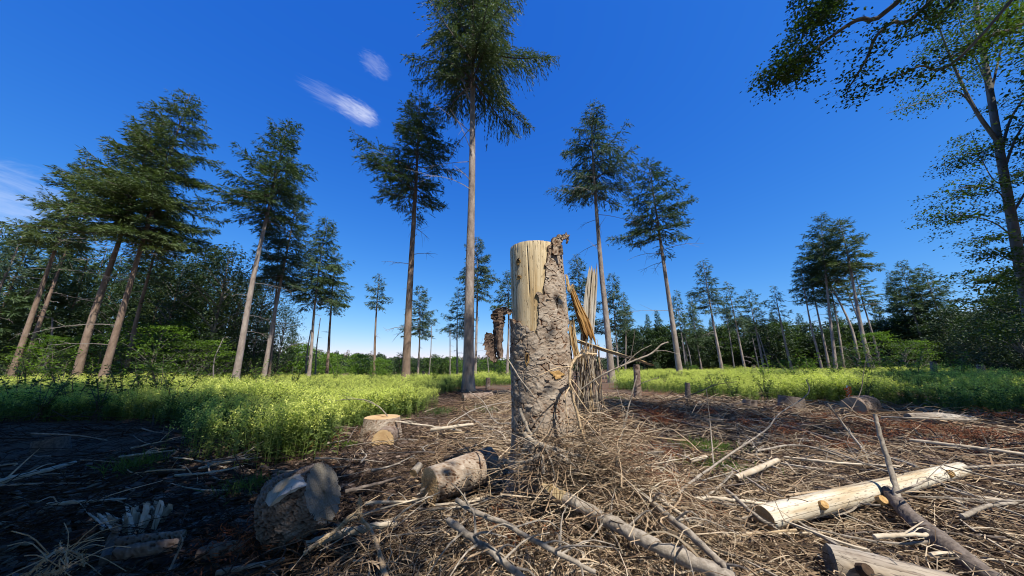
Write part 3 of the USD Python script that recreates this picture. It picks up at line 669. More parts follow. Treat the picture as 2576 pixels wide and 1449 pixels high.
# bare dead stems among the far trees
def dead_stem(base, top, Y, r, label, seed):
    rng = np.random.default_rng(seed)
    B, T = at(*base, Y), at(*top, Y)
    B[2] = min(B[2], float(hgt(B[0], B[1])))
    C = curve([B, B * .5 + T * .5 + rng.normal(size=3) * [.12, .12, 0], T], 10)
    path = thing("dead_tree", label, "dead tree", B)
    part(path, "trunk", tubes(C, np.linspace(r, r * .45, 10), 7), "dead_twig")
    for i in range(5):
        o = C[rng.integers(4, 10)]; d = np.array([rng.normal(), rng.normal(), .2]) * .35
        part(path, "dead_branch", tubes(np.array([o, o + d, o + d * 1.8 - [0, 0, .15]]), np.array([.025, .018, .01]), 3), "dead_twig")
for i, a in enumerate([((1726, 934), (1714, 838), 50, .11, "bare pale dead stem just right of the ragged spruce trunk"), ((1742, 934), (1722, 842), 51, .12, "second bare pale stem right of the ragged spruce trunk"),
                       ((1912, 934), (1893, 850), 46, .10, "bare stem left of the flat topped conifer trunk"), ((1936, 934), (1908, 838), 47, .09, "bare stem right of the flat topped conifer trunk"),
                       ((1848, 934), (1828, 800), 48, .10, "thin bare stem under the pale crowned conifer"), ((1078, 955), (1086, 820), 44, .09, "thin pale dead stem right of the young dark fir"),
                       ((1132, 952), (1132, 830), 46, .11, "bare dead stem left of the ragged conifer between the tall trunks"), ((540, 948), (562, 850), 24, .05, "short bare pole left of the lone full crowned fir"),
                       ((98, 950), (132, 800), 25, .10, "bare brown stem right of the left edge trunks"), ((770, 945), (782, 830), 38, .12, "dark bare trunk left of the broad spruce"), ((793, 950), (806, 800), 40, .10, "thin bare trunk right of the broad spruce"),
                       ((2195, 905), (2128, 720), 42, .10, "crooked white stem right of the leaning grey trunk"), ((1232, 948), (1230, 850), 40, .07, "slim grey dead stem right of the pale blue conifer")]):
    dead_stem(*a[:4], a[4], 700 + i)

GP = "dark pointed conifers rising from the right wood edge"
rng = np.random.default_rng(17)
for i, (px, Y, s) in enumerate([(1585, 62, .85), (1642, 66, .8), (1668, 60, .9), (1762, 64, .95), (1808, 70, .9), (1852, 62, .95), (1905, 66, .9), (1968, 64, .8), (2040, 60, .85), (2130, 58, .9), (2248, 54, .95), (2300, 52, 1.0), (2362, 52, .95), (2422, 50, .7)]):
    p = at(px, 930, Y); p[2] = hgt(p[0], p[1])
    dup(wc[i % 2], "conifer", "dark pointed conifer rising from the right wood edge", p, rng.uniform(0, 360), (s * .8, s * .8, s), GP)
# ================================================================ materials of the clearing
def toned(name, ramp, grain=30.0, stretch=(1, 1, 1), amount=0.35, rough=0.9, bump=0.4, dist=0.006, per_island=0.0):
    """colour follows the mesh's own tone value (plates and grooves, heartwood and sapwood), broken up by noise."""
    n = {"a": ("attribute", {"attribute": "tone"}), "tc": ("texture_coordinate", {}), "g": ("geometry", {}), "mp": ("mapping", {"scale": stretch}),
         "n": ("noise_texture", {"scale": grain, "detail": 5.0, "roughness": 0.65}), "k": ("math", {"math_type": "multiply_add", "value2": amount, "value3": -amount / 2}),
         "i": ("math", {"math_type": "multiply_add", "value2": per_island, "value3": -per_island / 2}), "s": ("math", {"math_type": "add"}), "s2": ("math", {"math_type": "add"}),
         "r": ("rgb_ramp", {"ramp": ramp}), "b": ("bump", {"strength": bump, "distance": dist}), "p": ("principled_bsdf", {"roughness": rough, "specular_ior_level": 0.2})}
    l = [("tc.object", "mp.vector"), ("mp.vector", "n.vector"), ("n.fac", "k.value1"), ("g.random_per_island", "i.value1"), ("a.fac", "s.value1"), ("k.value", "s.value2"),
         ("s.value", "s2.value1"), ("i.value", "s2.value2"), ("s2.value", "r.fac"), ("r.color", "p.base_color"), ("n.fac", "b.height"), ("b.normal", "p.normal")]
    look(name, n, l, "p.BSDF")

toned("stump_bark", [(0.0, (0.055, 0.030, 0.018)), (0.22, (0.15, 0.085, 0.050)), (0.45, (0.235, 0.178, 0.128)), (0.75, (0.36, 0.30, 0.235)), (1.0, (0.47, 0.42, 0.345))], 26, (1, 1, 1), 0.42, 0.92, 0.6, 0.01)
toned("log_bark", [(0.0, (0.030, 0.019, 0.014)), (0.3, (0.095, 0.062, 0.044)), (0.6, (0.20, 0.148, 0.112)), (1.0, (0.34, 0.29, 0.24))], 24, (1, 1, 1), 0.4, 0.92, 0.6, 0.01)
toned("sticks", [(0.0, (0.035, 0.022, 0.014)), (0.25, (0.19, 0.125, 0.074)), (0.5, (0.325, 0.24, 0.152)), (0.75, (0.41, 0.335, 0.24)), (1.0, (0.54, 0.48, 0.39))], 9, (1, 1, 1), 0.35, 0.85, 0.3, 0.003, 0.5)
toned("rust_needles", [(0.0, (0.10, 0.035, 0.018)), (0.5, (0.26, 0.085, 0.032)), (1.0, (0.38, 0.16, 0.06))], 6, (1, 1, 1), 0.4, 0.85, 0.0, 0.003, 0.7)
toned("wood_rings", [(0.0, (0.14, 0.085, 0.045)), (0.4, (0.36, 0.23, 0.11)), (0.75, (0.46, 0.33, 0.18)), (1.0, (0.55, 0.44, 0.28))], 18, (1, 1, 1), 0.55, 0.8, 0.3, 0.004)
toned("wood_rings_grey", [(0.0, (0.10, 0.085, 0.06)), (0.5, (0.19, 0.165, 0.125)), (1.0, (0.29, 0.26, 0.21))], 18, (1, 1, 1), 0.5, 0.6, 0.3, 0.004)
noisy("branch_grey", [(0.25, (0.10, 0.082, 0.064)), (0.5, (0.235, 0.198, 0.155)), (0.8, (0.39, 0.34, 0.28))], 30, 5, 0.88, (1, 1, 1), 0.6, 60, 0.2, 0.006)
noisy("branch_dark", [(0.25, (0.05, 0.04, 0.034)), (0.5, (0.12, 0.095, 0.078)), (0.8, (0.22, 0.185, 0.155))], 30, 5, 0.88, (1, 1, 1), 0.6, 60, 0.2, 0.006)
noisy("branch_pale", [(0.25, (0.27, 0.21, 0.14)), (0.5, (0.41, 0.34, 0.25)), (0.8, (0.53, 0.46, 0.36))], 14, 5, 0.8, (1, 1, 1), 0.4, 50, 0.25, 0.004)
noisy("twig_tan", [(0.25, (0.24, 0.165, 0.09)), (0.5, (0.40, 0.29, 0.17)), (0.8, (0.52, 0.41, 0.27))], 30, 5, 0.85, (1, 1, 1), 0.7, 90, 0.2, 0.005)

def wood(name, base, stain, crack, sc=(14, 14, 0.9), fleck=0.70, crk=0.55, own=False):
    """bare wood: long grain, drying cracks, insect tracks."""
    n = {"tc": ("texture_coordinate", {}), "m1": ("mapping", {"scale": sc}), "n1": ("noise_texture", {"scale": 1.0, "detail": 5.0, "roughness": 0.6}),
         "m2": ("mapping", {"scale": tuple(q * k for q, k in zip(sc, (crk, crk, crk * .25) if sc[0] > sc[2] else (crk * .25, crk, crk)))}), "n2": ("noise_texture", {"scale": 1.0, "detail": 1.5, "distortion": 0.25}),
         "m3": ("mapping", {"scale": tuple(q * (5 if q == max(sc) else 14) for q in sc)}), "n3": ("noise_texture", {"scale": 1.0, "detail": 3.0}),
         "m4": ("mapping", {"scale": (3.0, 3.0, 1.4)}), "n4": ("noise_texture", {"scale": 1.0, "detail": 4.0}),
         "r1": ("rgb_ramp", {"ramp": [(0.34, stain), (0.5, base), (0.8, tuple(min(.8, c * 1.18) for c in base))]}),
         "r4": ("rgb_ramp", {"ramp": [(0.38, (0.74, 0.60, 0.40)), (0.58, (1.0, 1.0, 1.0))]}),
         "c": ("math", {"math_type": "subtract", "value2": 0.5}), "ca": ("math", {"math_type": "absolute"}), "cr": ("map_range", {"from_min": 0.0, "from_max": 0.010, "to_min": 1.0, "to_max": 0.0, "clamp": True}),
         "fr": ("map_range", {"from_min": fleck, "from_max": fleck + .05, "to_min": 0.0, "to_max": 0.8, "clamp": True}), "mx": ("math", {"math_type": "maximum"}),
         "mu": ("mix_color", {"blend_type": "multiply", "fac": 0.75}), "mix": ("mix_color", {"b": crack}), "h": ("math", {"math_type": "multiply_add", "value2": -1.0}),
         "b": ("bump", {"strength": 0.6, "distance": 0.008}), "p": ("principled_bsdf", {"roughness": 0.7, "specular_ior_level": 0.25})}
    l = [("tc.object", f"m{i}.vector") for i in (1, 2, 3, 4)] + [(f"m{i}.vector", f"n{i}.vector") for i in (1, 2, 3, 4)] + \
        [("n1.fac", "r1.fac"), ("n4.fac", "r4.fac"), ("n2.fac", "c.value1"), ("c.value", "ca.value1"), ("ca.value", "cr.value"), ("n3.fac", "fr.value"), ("cr.result", "mx.value1"), ("fr.result", "mx.value2"),
         ("r1.color", "mu.a"), ("r4.color", "mu.b"), ("mu.result", "mix.a"), ("mx.value", "mix.fac"), ("mix.result", "p.base_color"),
         ("mx.value", "h.value1"), ("n1.fac", "h.value3"), ("h.value", "b.height"), ("b.normal", "p.normal")]
    if own:                                    # grain follows the log's own axis, stored with the mesh
        for k in "xyz":
            n["a" + k] = ("attribute", {"attribute": "grain_" + k}); l.append((f"a{k}.fac", f"tc2.{k}"))
        n["tc2"] = ("combine_xyz", {})
        l = [("tc2.vector", y) if x == "tc.object" else (x, y) for x, y in l]
    look(name, n, l, "p.BSDF")
wood("bare_wood", (0.56, 0.47, 0.31), (0.43, 0.32, 0.17), (0.10, 0.06, 0.03), (16, 16, .8), .62, .95)
wood("grey_wood", (0.46, 0.445, 0.41), (0.30, 0.285, 0.25), (0.12, 0.10, 0.08))
wood("brown_wood", (0.31, 0.175, 0.055), (0.19, 0.095, 0.028), (0.14, 0.07, 0.03), (22, 22, 1.4), .9)
wood("fresh_wood", (0.42, 0.32, 0.18), (0.27, 0.17, 0.07), (0.16, 0.09, 0.04), (26, 26, 1.6), .9)
wood("log_wood", (0.50, 0.45, 0.355), (0.40, 0.325, 0.22), (0.15, 0.11, 0.075), (22, 22, 1.6), .62, .5, True)
wood("old_wood", (0.33, 0.29, 0.24), (0.19, 0.15, 0.115), (0.06, 0.045, 0.035), (24, 24, 1.6), .62, .7, True)
noisy("orange_tape", [(0.3, (0.72, 0.12, 0.02)), (0.7, (0.85, 0.20, 0.04))], 12, 2, 0.6)
noisy("white_paint", [(0.3, (0.55, 0.56, 0.56)), (0.7, (0.74, 0.75, 0.75))], 12, 3, 0.6)
noisy("knot_wood", [(0.3, (0.16, 0.085, 0.03)), (0.6, (0.42, 0.26, 0.10)), (0.8, (0.55, 0.40, 0.2))], 40, 4, 0.8)
noisy("dark_patch", [(0.3, (0.02, 0.013, 0.008)), (0.7, (0.08, 0.05, 0.03))], 40, 4, 0.9)  # dark colour for the painted shade of stump holes, and for a log knot
noisy("inner_bark", [(0.3, (0.05, 0.026, 0.016)), (0.7, (0.13, 0.065, 0.035))], 18, 4, 0.9)

# ================================================================ bark, logs, stumps
def cells(a, b, la, lb, seed, wrap=None):
    """cellular plates over a surface unrolled to (a, b) metres: distance into the plate (0 at grooves), the plate's own random value."""
    rng = np.random.default_rng(seed)
    na, nb = int(np.ceil(wrap / la)) if wrap else int(np.ceil((a.max() - a.min()) / la)) + 2, int(np.ceil((b.max() - b.min()) / lb)) + 2
    la = wrap / na if wrap else la
    I, J = np.meshgrid(np.arange(na), np.arange(nb), indexing="ij")
    pts = np.stack([(I + .5 * (J % 2) + rng.uniform(-.5, .5, I.shape)) * la + (0 if wrap else a.min() - la), (J + rng.uniform(-.5, .5, I.shape)) * lb + b.min() - lb], -1).reshape(-1, 2)
    val = rng.random(len(pts))
    if wrap:
        pts[:, 0] %= wrap
        pts = np.vstack([pts, pts + [wrap, 0], pts - [wrap, 0]]); val = np.tile(val, 3)
    sc = np.array([1 / la, 1 / lb])
    q = np.stack([a, b], -1) * sc
    q = q + .75 * (np.stack([meshkit.noise(np.concatenate([q * .9, np.zeros((*q.shape[:-1], 1))], -1), seed + 1), meshkit.noise(np.concatenate([q * .9, np.ones((*q.shape[:-1], 1))], -1), seed + 2)], -1) - .5)
    d, i = cKDTree(pts * sc).query(q.reshape(-1, 2), k=2)
    e = (d[:, 1] - d[:, 0]).reshape(a.shape)
    return e, val[i[:, 0]].reshape(a.shape)

CONTRAST = (.70, .42)
def bark_surface(org, e1, e2, rad, n_th, la, lb, amp, seed):
    """bark round the axis points org (k, 3), e1 and e2 spanning the cross section, radii rad (k,). Returns grid vertices (k, n_th, 3), tone."""
    k = len(org)
    th = np.arange(n_th) / n_th * 2 * np.pi
    ln = np.concatenate([[0], np.cumsum(np.linalg.norm(np.diff(org, axis=0), axis=1))])
    r = float(np.mean(rad))
    A, B = np.broadcast_to(th * r, (k, n_th)), np.broadcast_to(ln[:, None], (k, n_th))
    e, val = cells(A, B, la, lb, seed, 2 * np.pi * r)
    rise = np.clip(e / .13, 0, 1)
    rise = rise * rise * (3 - 2 * rise)
    cyl = np.stack([np.cos(th)[None] * r + 0 * B, np.sin(th)[None] * r + 0 * B, B], -1)
    g = np.clip((meshkit.noise(cyl / (la * 1.1), seed + 3) - .30) * 2.6, 0, 1)          # only stretches of each groove are open
    lum = meshkit.fbm(cyl * [1.5 / r, 1.5 / r, 1.6], 3, seed + 7)
    fine = meshkit.fbm(cyl / (la * .28), 3, seed + 9)
    pat = meshkit.fbm(cyl / .16, 3, seed + 11)
    open_ = g * (1 - rise)
    disp = amp * (.5 * val - 1.1 * open_ + 1.1 * (fine - .5)) + (lum - .5) * r * .14
    V = org[:, None] + (rad[:, None] + disp)[..., None] * (np.cos(th)[None, :, None] * e1 + np.sin(th)[None, :, None] * e2)
    return V, np.clip(.55 + .55 * (pat - .5) + .14 * (val - .5) + CONTRAST[seed == 11] * (fine - .5) - .60 * open_, 0, 1)

def grid_faces(k, n, keep=None):
    idx = np.arange(k * n).reshape(k, n)
    a, b, c, d = idx[:-1], np.roll(idx[:-1], -1, 1), np.roll(idx[1:], -1, 1), idx[1:]
    q = np.stack([a, b, c, d], -1)
    if keep is not None:
        q = q[keep]
    q = q.reshape(-1, 4)
    return np.vstack([q[:, [0, 1, 2]], q[:, [0, 2, 3]]])

def disc(ring, rings=9, dome=0.0, seed=0):
    """end face filling a ring of points, with its growth rings in the tone."""
    c = ring.mean(0)
    n = _unit(np.cross(ring[1] - ring[0], ring[len(ring) // 3] - ring[0]))
    rng = np.random.default_rng(seed)
    s = np.linspace(1, 0.02, rings * 5)
    V = c + (ring - c)[None] * s[:, None, None] + n * (rng.normal(size=(len(s), len(ring), 1)) * .0012)
    V[0] = ring
    tone = .5 + .10 * np.sin(s * rings * 7.3)[:, None] + .22 * (s - .5)[:, None] + .5 * (meshkit.fbm((V - c) * 9 + seed, 3, seed) - .5)
    return (V.reshape(-1, 3), grid_faces(len(s), len(ring))[:, ::-1]), tone.reshape(-1)

def frame(d):
    d = _unit(d)
    up = np.array([0, 0, 1.0]) if abs(d[2]) < .85 else np.array([0, 1.0, 0])
    e1 = _unit(np.cross(up, d)); return e1, np.cross(d, e1)

def log(name, label, category, pts, radii, mat="log_bark", face="wood_rings", amp=.012, la=.06, lb=.09, res=.016, group=None, seed=0, faces=(1, 1), smooth=False, flare=0.0):
    P = curve(pts, max(4, int(np.linalg.norm(np.diff(np.asarray(pts, float), axis=0), axis=1).sum() / res)))
    R = np.interp(np.linspace(0, 1, len(P)), np.linspace(0, 1, len(radii)), radii)
    if flare:
        R = R * (1 + flare * np.exp(-np.linspace(0, 1, len(P)) / .25))
    e1, e2 = frame(P[-1] - P[0])
    n_th = int(np.clip(2 * np.pi * max(radii) / res, 14, 150))
    V, tone = bark_surface(P, e1, e2, R, n_th, la, lb, amp, seed)
    base = np.array([P[:, 0].mean(), P[:, 1].mean(), V[..., 2].min()])
    path = thing(name, label, category, base, group)
    isb = mat.endswith("bark")
    ln_ = np.concatenate([[0], np.cumsum(np.linalg.norm(np.diff(P, axis=0), axis=1))])[:, None]
    tt = np.arange(n_th) / n_th * 2 * np.pi
    at_ = {"tone": tone.reshape(-1)} if isb else {"grain_x": (R[:, None] * np.cos(tt)).ravel(), "grain_y": (R[:, None] * np.sin(tt)).ravel() + seed, "grain_z": (ln_ + 0 * tt).ravel()}
    part(path, "bark" if isb else "wood", (V.reshape(-1, 3), grid_faces(*V.shape[:2])), mat, smooth=not isb, attrs=at_)
    for on, ring, rev in ((faces[0], V[0], False), (faces[1], V[-1], True)):
        if on:
            m, t = disc((ring if not rev else ring[::-1]) * .985 + ring.mean(0) * .015, seed=seed)
            part(path, "cut_face", m, face, attrs={"tone": t})
    return path

def slab(poly, Y, thick, wob=0.0, seed=0):
    """a split board: outline in the photograph at depth Y (a number or one per corner), its own thickness away from the viewer."""
    import shapely, trimesh
    rng = np.random.default_rng(seed)
    Y = np.broadcast_to(np.asarray(Y, float), (len(poly),))
    pg = shapely.Polygon(poly)
    P2, Y2 = [], []
    q = np.asarray(poly, float)
    for i in range(len(q)):                       # finer, slightly ragged outline
        a, b, ya, yb = q[i], q[(i + 1) % len(q)], Y[i], Y[(i + 1) % len(q)]
        m = max(1, int(np.hypot(*(b - a)) / 9))
        for j in range(m):
            P2.append(a + (b - a) * j / m + rng.normal(size=2) * (.9 if j else .3)); Y2.append(ya + (yb - ya) * j / m)
    P2 = np.array(P2)
    v2, f2 = trimesh.creation.triangulate_polygon(shapely.Polygon(P2), engine="earcut")
    Yv = np.array([Y2[int(np.argmin(((P2 - p) ** 2).sum(1)))] for p in v2])
    front = np.array([at(p[0], p[1], y) for p, y in zip(v2, Yv)])
    front = front + rng.normal(size=(len(front), 3)) * wob
    back = front + np.array([0.02, thick, -0.01])
    n = len(front)
    from collections import Counter
    e = Counter(tuple(sorted(x)) for t in f2 for x in ((t[0], t[1]), (t[1], t[2]), (t[2], t[0])))
    sides = [[a, b, b + n] for t in f2 for a, b in ((t[0], t[1]), (t[1], t[2]), (t[2], t[0])) if e[tuple(sorted((a, b)))] == 1] + \
            [[a, b + n, a + n] for t in f2 for a, b in ((t[0], t[1]), (t[1], t[2]), (t[2], t[0])) if e[tuple(sorted((a, b)))] == 1]
    return np.vstack([front, back]), np.vstack([f2, f2[:, ::-1] + n, np.array(sides)])

# ---------------------------------------------------------------- the broken stump
def stump_axis(z):
    z = np.asarray(z, float)
    return np.stack([.335 - .042 * z, 3.10 + 0 * z, z], -1)
def stump_r(z):
    return .305 - .012 * z + .095 * np.exp(-np.maximum(z, 0) / .34)
SP = thing("broken_stump", "tall snapped spruce stump, bare pale wood above, ragged bark strip, splintered right side", "tree stump", (.33, 3.10, float(hgt(.33, 3.1))))
SX, SY = np.array([1.0, 0, 0]), np.array([0, 1.0, 0])
zs = np.arange(-.25, 2.62, .0085)
n_th = 230
th = np.arange(n_th) / n_th * 2 * np.pi
A = stump_axis(zs)
V, tone = bark_surface(A, SX, SY, stump_r(zs), n_th, .072, .046, .0095, 11)
low = np.exp(-np.clip(zs, 0, 9) / .45)[:, None]
ridge = meshkit.fbm(np.stack([np.cos(th)[None] * 2.2 + 0 * zs[:, None], np.sin(th)[None] * 2.2 + 0 * zs[:, None], zs[:, None] * .5 + 0 * th[None]], -1), 2, 3) - .5
V = V + (low * ridge * .16)[..., None] * (np.cos(th)[None, :, None] * SX + np.sin(th)[None, :, None] * SY)
import shapely
bark_zone = shapely.Polygon([(1200, 1600), (1255, 800), (1277, 806), (1287, 800), (1294, 812), (1302, 806), (1312, 820), (1322, 818), (1332, 834), (1340, 832), (1349, 842), (1353, 815), (1352, 790),
                             (1356, 770), (1353, 752), (1351, 738), (1358, 734), (1367, 742), (1369, 720), (1373, 690), (1372, 668), (1378, 648), (1376, 628), (1385, 612), (1392, 597), (1404, 594), (1412, 585),
                             (1424, 602), (1416, 618), (1417, 660), (1424, 700), (1433, 728), (1438, 770), (1436, 800), (1427, 835), (1440, 868), (1452, 890), (1475, 960), (1600, 1600)])
cen = (V[:-1] + V[1:]) / 2
px, py, _ = project(cen)
jag = 7.0 * (meshkit.noise(np.stack([px / 9, py / 9, 0 * px], -1), 4) - .5)
front = np.sin(th)[None, :] < 0.10
inz = shapely.contains_xy(bark_zone, px + jag, py + jag)
keep = np.where(front, inz, (zs[:-1, None] < 1.35 + .35 * meshkit.noise(np.stack([np.cos(th) * 3, np.sin(th) * 3, 0 * th], -1), 6)[None]))
keep[:, :] &= True
outer = V.reshape(-1, 3)
inner = (A[:, None] + (V - A[:, None]) * (1 - .022 / stump_r(zs))[:, None, None]).reshape(-1, 3)
fo = grid_faces(len(zs), n_th, keep)
edges = np.sort(np.vstack([fo[:, [0, 1]], fo[:, [1, 2]], fo[:, [2, 0]]]), 1)
uq, ct = np.unique(edges, axis=0, return_counts=True)
be = uq[ct == 1]; N0 = len(outer)
fe = np.vstack([np.stack([be[:, 0], be[:, 1], be[:, 1] + N0], -1), np.stack([be[:, 0], be[:, 1] + N0, be[:, 0] + N0], -1)])
allf = np.vstack([fo, fe]); used, inv = np.unique(allf, return_inverse=True)
BARK = part(SP, "bark", (np.vstack([outer, inner])[used], inv.reshape(-1, 3)), "stump_bark", attrs={"tone": np.concatenate([tone.reshape(-1), tone.reshape(-1) * .4])[used]})
# bare upper wood
zw = np.linspace(.75, 2.385, 60); Aw = stump_axis(zw)
rw = stump_r(zw) - .022
lum = meshkit.fbm(np.stack([np.cos(th)[None] * 2 + 0 * zw[:, None], np.sin(th)[None] * 2 + 0 * zw[:, None], zw[:, None] * .8 + 0 * th[None]], -1), 3, 17) - .5
gr = np.random.default_rng(18); crk_ = .0016 * (meshkit.fbm(np.stack([np.cos(th)[None] * 26 + 0 * zw[:, None], np.sin(th)[None] * 26 + 0 * zw[:, None], zw[:, None] * 1.5 + 0 * th[None]], -1), 3, 19) - .5)
for _ in range(15):                          # drying cracks run down the grain
    a0, z0, z1 = int(gr.integers(0, n_th)), gr.uniform(1.2, 2.2), gr.uniform(1.9, 2.5)
    crk_[:, a0] += .012 * ((zw > min(z0, z1)) & (zw < max(z0, z1) + .1))
crk_[-4:] += gr.uniform(0, .008, (4, n_th)) * (gr.random(n_th) < .35)
Vw = Aw[:, None] + (rw[:, None] + .012 * lum - crk_)[..., None] * (np.cos(th)[None, :, None] * SX + np.sin(th)[None, :, None] * SY)
Vw[-1] = Aw[-1] + (Vw[-1] - Aw[-1]) * .985
BARE = part(SP, "bare_trunk", (Vw.reshape(-1, 3), grid_faces(*Vw.shape[:2])), "bare_wood", smooth=True)
m, t = disc(Vw[-1][::-1], 14, seed=2)
part(SP, "cut_top", m, "wood_rings", attrs={"tone": t})
# curled tip of the bark strip, hanging flap, scales lifted off the bark
def ribbon(px_pts, Ys, widths, thick, seed, curl=0.3):
    """a torn strip of bark: centre line in the photograph with depths and widths (m)."""
    rng = np.random.default_rng(seed)
    c = curve([at(x, y, d) for (x, y), d in zip(px_pts, Ys)], 22)
    w = np.interp(np.linspace(0, 1, 22), np.linspace(0, 1, len(widths)), widths)
    t = _unit(np.gradient(c, axis=0))
    s = _unit(np.cross(t, [0.15, -1, .1])); nrm = np.cross(s, t)
    u = np.linspace(-1, 1, 9)
    V = c[:, None] + s[:, None] * (w[:, None] * u / 2 * (1 + .12 * rng.normal(size=(22, 9))))[..., None] + nrm[:, None] * (curl * w[:, None] * (u ** 2 - .3))[..., None]
    V = V + rng.normal(size=V.shape) * .0035
    n = V.shape[0] * V.shape[1]; idx = np.arange(n).reshape(22, 9)
    q = np.stack([idx[:-1, :-1], idx[:-1, 1:], idx[1:, 1:], idx[1:, :-1]], -1).reshape(-1, 4)
    f = np.vstack([q[:, :3], q[:, [0, 2, 3]]])
    loop = np.concatenate([idx[0], idx[1:, -1], idx[-1, ::-1][1:], idx[::-1, 0][1:-1]])
    nx = np.roll(loop, -1)
    Vb = V - nrm[:, None] * thick
    return np.vstack([V.reshape(-1, 3), Vb.reshape(-1, 3)]), np.vstack([f, f[:, ::-1] + n, np.stack([loop, loop + n, nx], -1), np.stack([nx, loop + n, nx + n], -1)]), rng.uniform(.15, .7, 2 * n)
v, f, t = ribbon([(1402, 640), (1402, 612), (1412, 600), (1422, 594), (1428, 588)], [2.86, 2.86, 2.87, 2.88, 2.90], [.11, .09, .05, .05, .045], .016, 1, .25)
part(SP, "bark_curl", (v, f), "stump_bark", attrs={"tone": t})
v, f, t = ribbon([(1426, 592), (1428, 602), (1426, 612)], [2.9, 2.9, 2.9], [.03, .02, .008], .010, 2, .1)
part(SP, "bark_curl", (v, f), "stump_bark", attrs={"tone": t})
flap = part(SP, "bark_flap", join(*[ribbon(*a)[:2] for a in (
    ([(1234, 838), (1230, 862), (1236, 886), (1246, 911)], [3.0, 3.0, 3.0, 2.98], [.085, .105, .10, .03], .016, 3, .15),
    ([(1262, 792), (1256, 815), (1256, 855), (1259, 902)], [2.98, 2.97, 2.97, 2.96], [.09, .115, .085, .05], .012, 4, -.7),
    ([(1287, 785), (1266, 783), (1250, 790), (1241, 806)], [2.96, 2.97, 2.98, 3.0], [.05, .08, .09, .06], .014, 5, .2))]),
    "log_bark", attrs={"tone": np.random.default_rng(9).uniform(.05, .6, 3 * 2 * 22 * 9)})
part(SP, "bark_splinter", ribbon([(1268, 783), (1276, 778), (1272, 772)], [2.95] * 3, [.02, .012, .004], .006, 6)[:2], "branch_dark")
rng = np.random.default_rng(21)
ms = []
for i in range(70):
    z, a = rng.uniform(.35, 2.2), rng.uniform(-80, 80)
    d = np.array([math.sin(math.radians(a)), -math.cos(math.radians(a)), 0])
    c = stump_axis(z) + d * (float(stump_r(z)) + .004)
    x_, y_, _ = project(c)
    if not bark_zone.contains(shapely.Point(x_ - 4, y_ + 4)):
        continue
    s = np.array([d[1], -d[0], 0]) * -1; w, h = rng.uniform(.014, .034), rng.uniform(.006, .014)
    k = 7; ph = np.linspace(0, 6.283, k, endpoint=False)
    o = np.stack([np.cos(ph) * w * rng.uniform(.7, 1.2, k), np.sin(ph) * h * rng.uniform(.7, 1.2, k)], -1)
    lift = .0 + .007 * (o[:, 1] < 0) * rng.random()
    ring = c + s * o[:, :1] + np.array([0, 0, 1]) * o[:, 1:] + d * np.broadcast_to(lift, k)[:, None]
    ms.append((np.vstack([ring, ring - d * .006, [c + d * .003]]), np.vstack([[[j, (j + 1) % k, 2 * k] for j in range(k)], [[j, k + j, (j + 1) % k] for j in range(k)], [[(j + 1) % k, k + j, k + (j + 1) % k] for j in range(k)]])))
m = join(*ms)
part(BARK, "bark_scales", m, "stump_bark", attrs={"tone": np.repeat(rng.uniform(.3, .75, len(ms)), 15)}, kind="stuff")
def knot(px_, py_, rx, ry, mat, seed, proud=.010, nm="knot", of=None):
    rng = np.random.default_rng(seed)
    k = 16; u = np.linspace(0, 6.283, k, endpoint=False)
    V = []
    for s, inw in ((1.0, 0.0), (.75, .004), (.4, -.002), (.02, -.004)):
        for a in u:
            rr_ = s * (1 + .22 * rng.normal() * (s > .5))
            p0 = at(px_ + rx * math.cos(a) * rr_, py_ + ry * math.sin(a) * rr_, 2.82)
            d = p0 - stump_axis(p0[2]); d[2] = 0
            zz = p0[2]; ax = stump_axis(zz); dx = float(np.clip((p0 - ax)[0], -.29, .29)); r_ = float(stump_r(zz))
            V.append(ax + np.array([dx, -math.sqrt(max(r_ * r_ - dx * dx, .0004)), 0]) * ((r_ + proud + inw) / r_))
    V = np.array(V).reshape(4, k, 3)
    return part(BARK if proud > 0 else BARE, nm, (V.reshape(-1, 3), grid_faces(4, k)), mat, smooth=True)
knot(1327, 903, 5, 17, "knot_wood", 1, .006); knot(1329, 897, 2.2, 9, "dark_patch", 2, .012, "hole_shade")  # flat dark patches on the surface paint in the shade inside holes
knot(1403, 943, 15, 12, "knot_wood", 3, .004); knot(1411, 756, 6, 15, "fresh_wood", 4, .006, "torn_knot"); knot(1402, 760, 3, 14, "dark_patch", 5, .008, "hole_shade")
knot(1301, 651, 5.5, 9, "knot_wood", 6, -.016, "pecked_hole"); knot(1303, 692, 6.5, 7, "knot_wood", 7, -.016, "pecked_hole")
knot(1302, 646, 3, 4, "dark_patch", 8, -.013, "hole_shade")
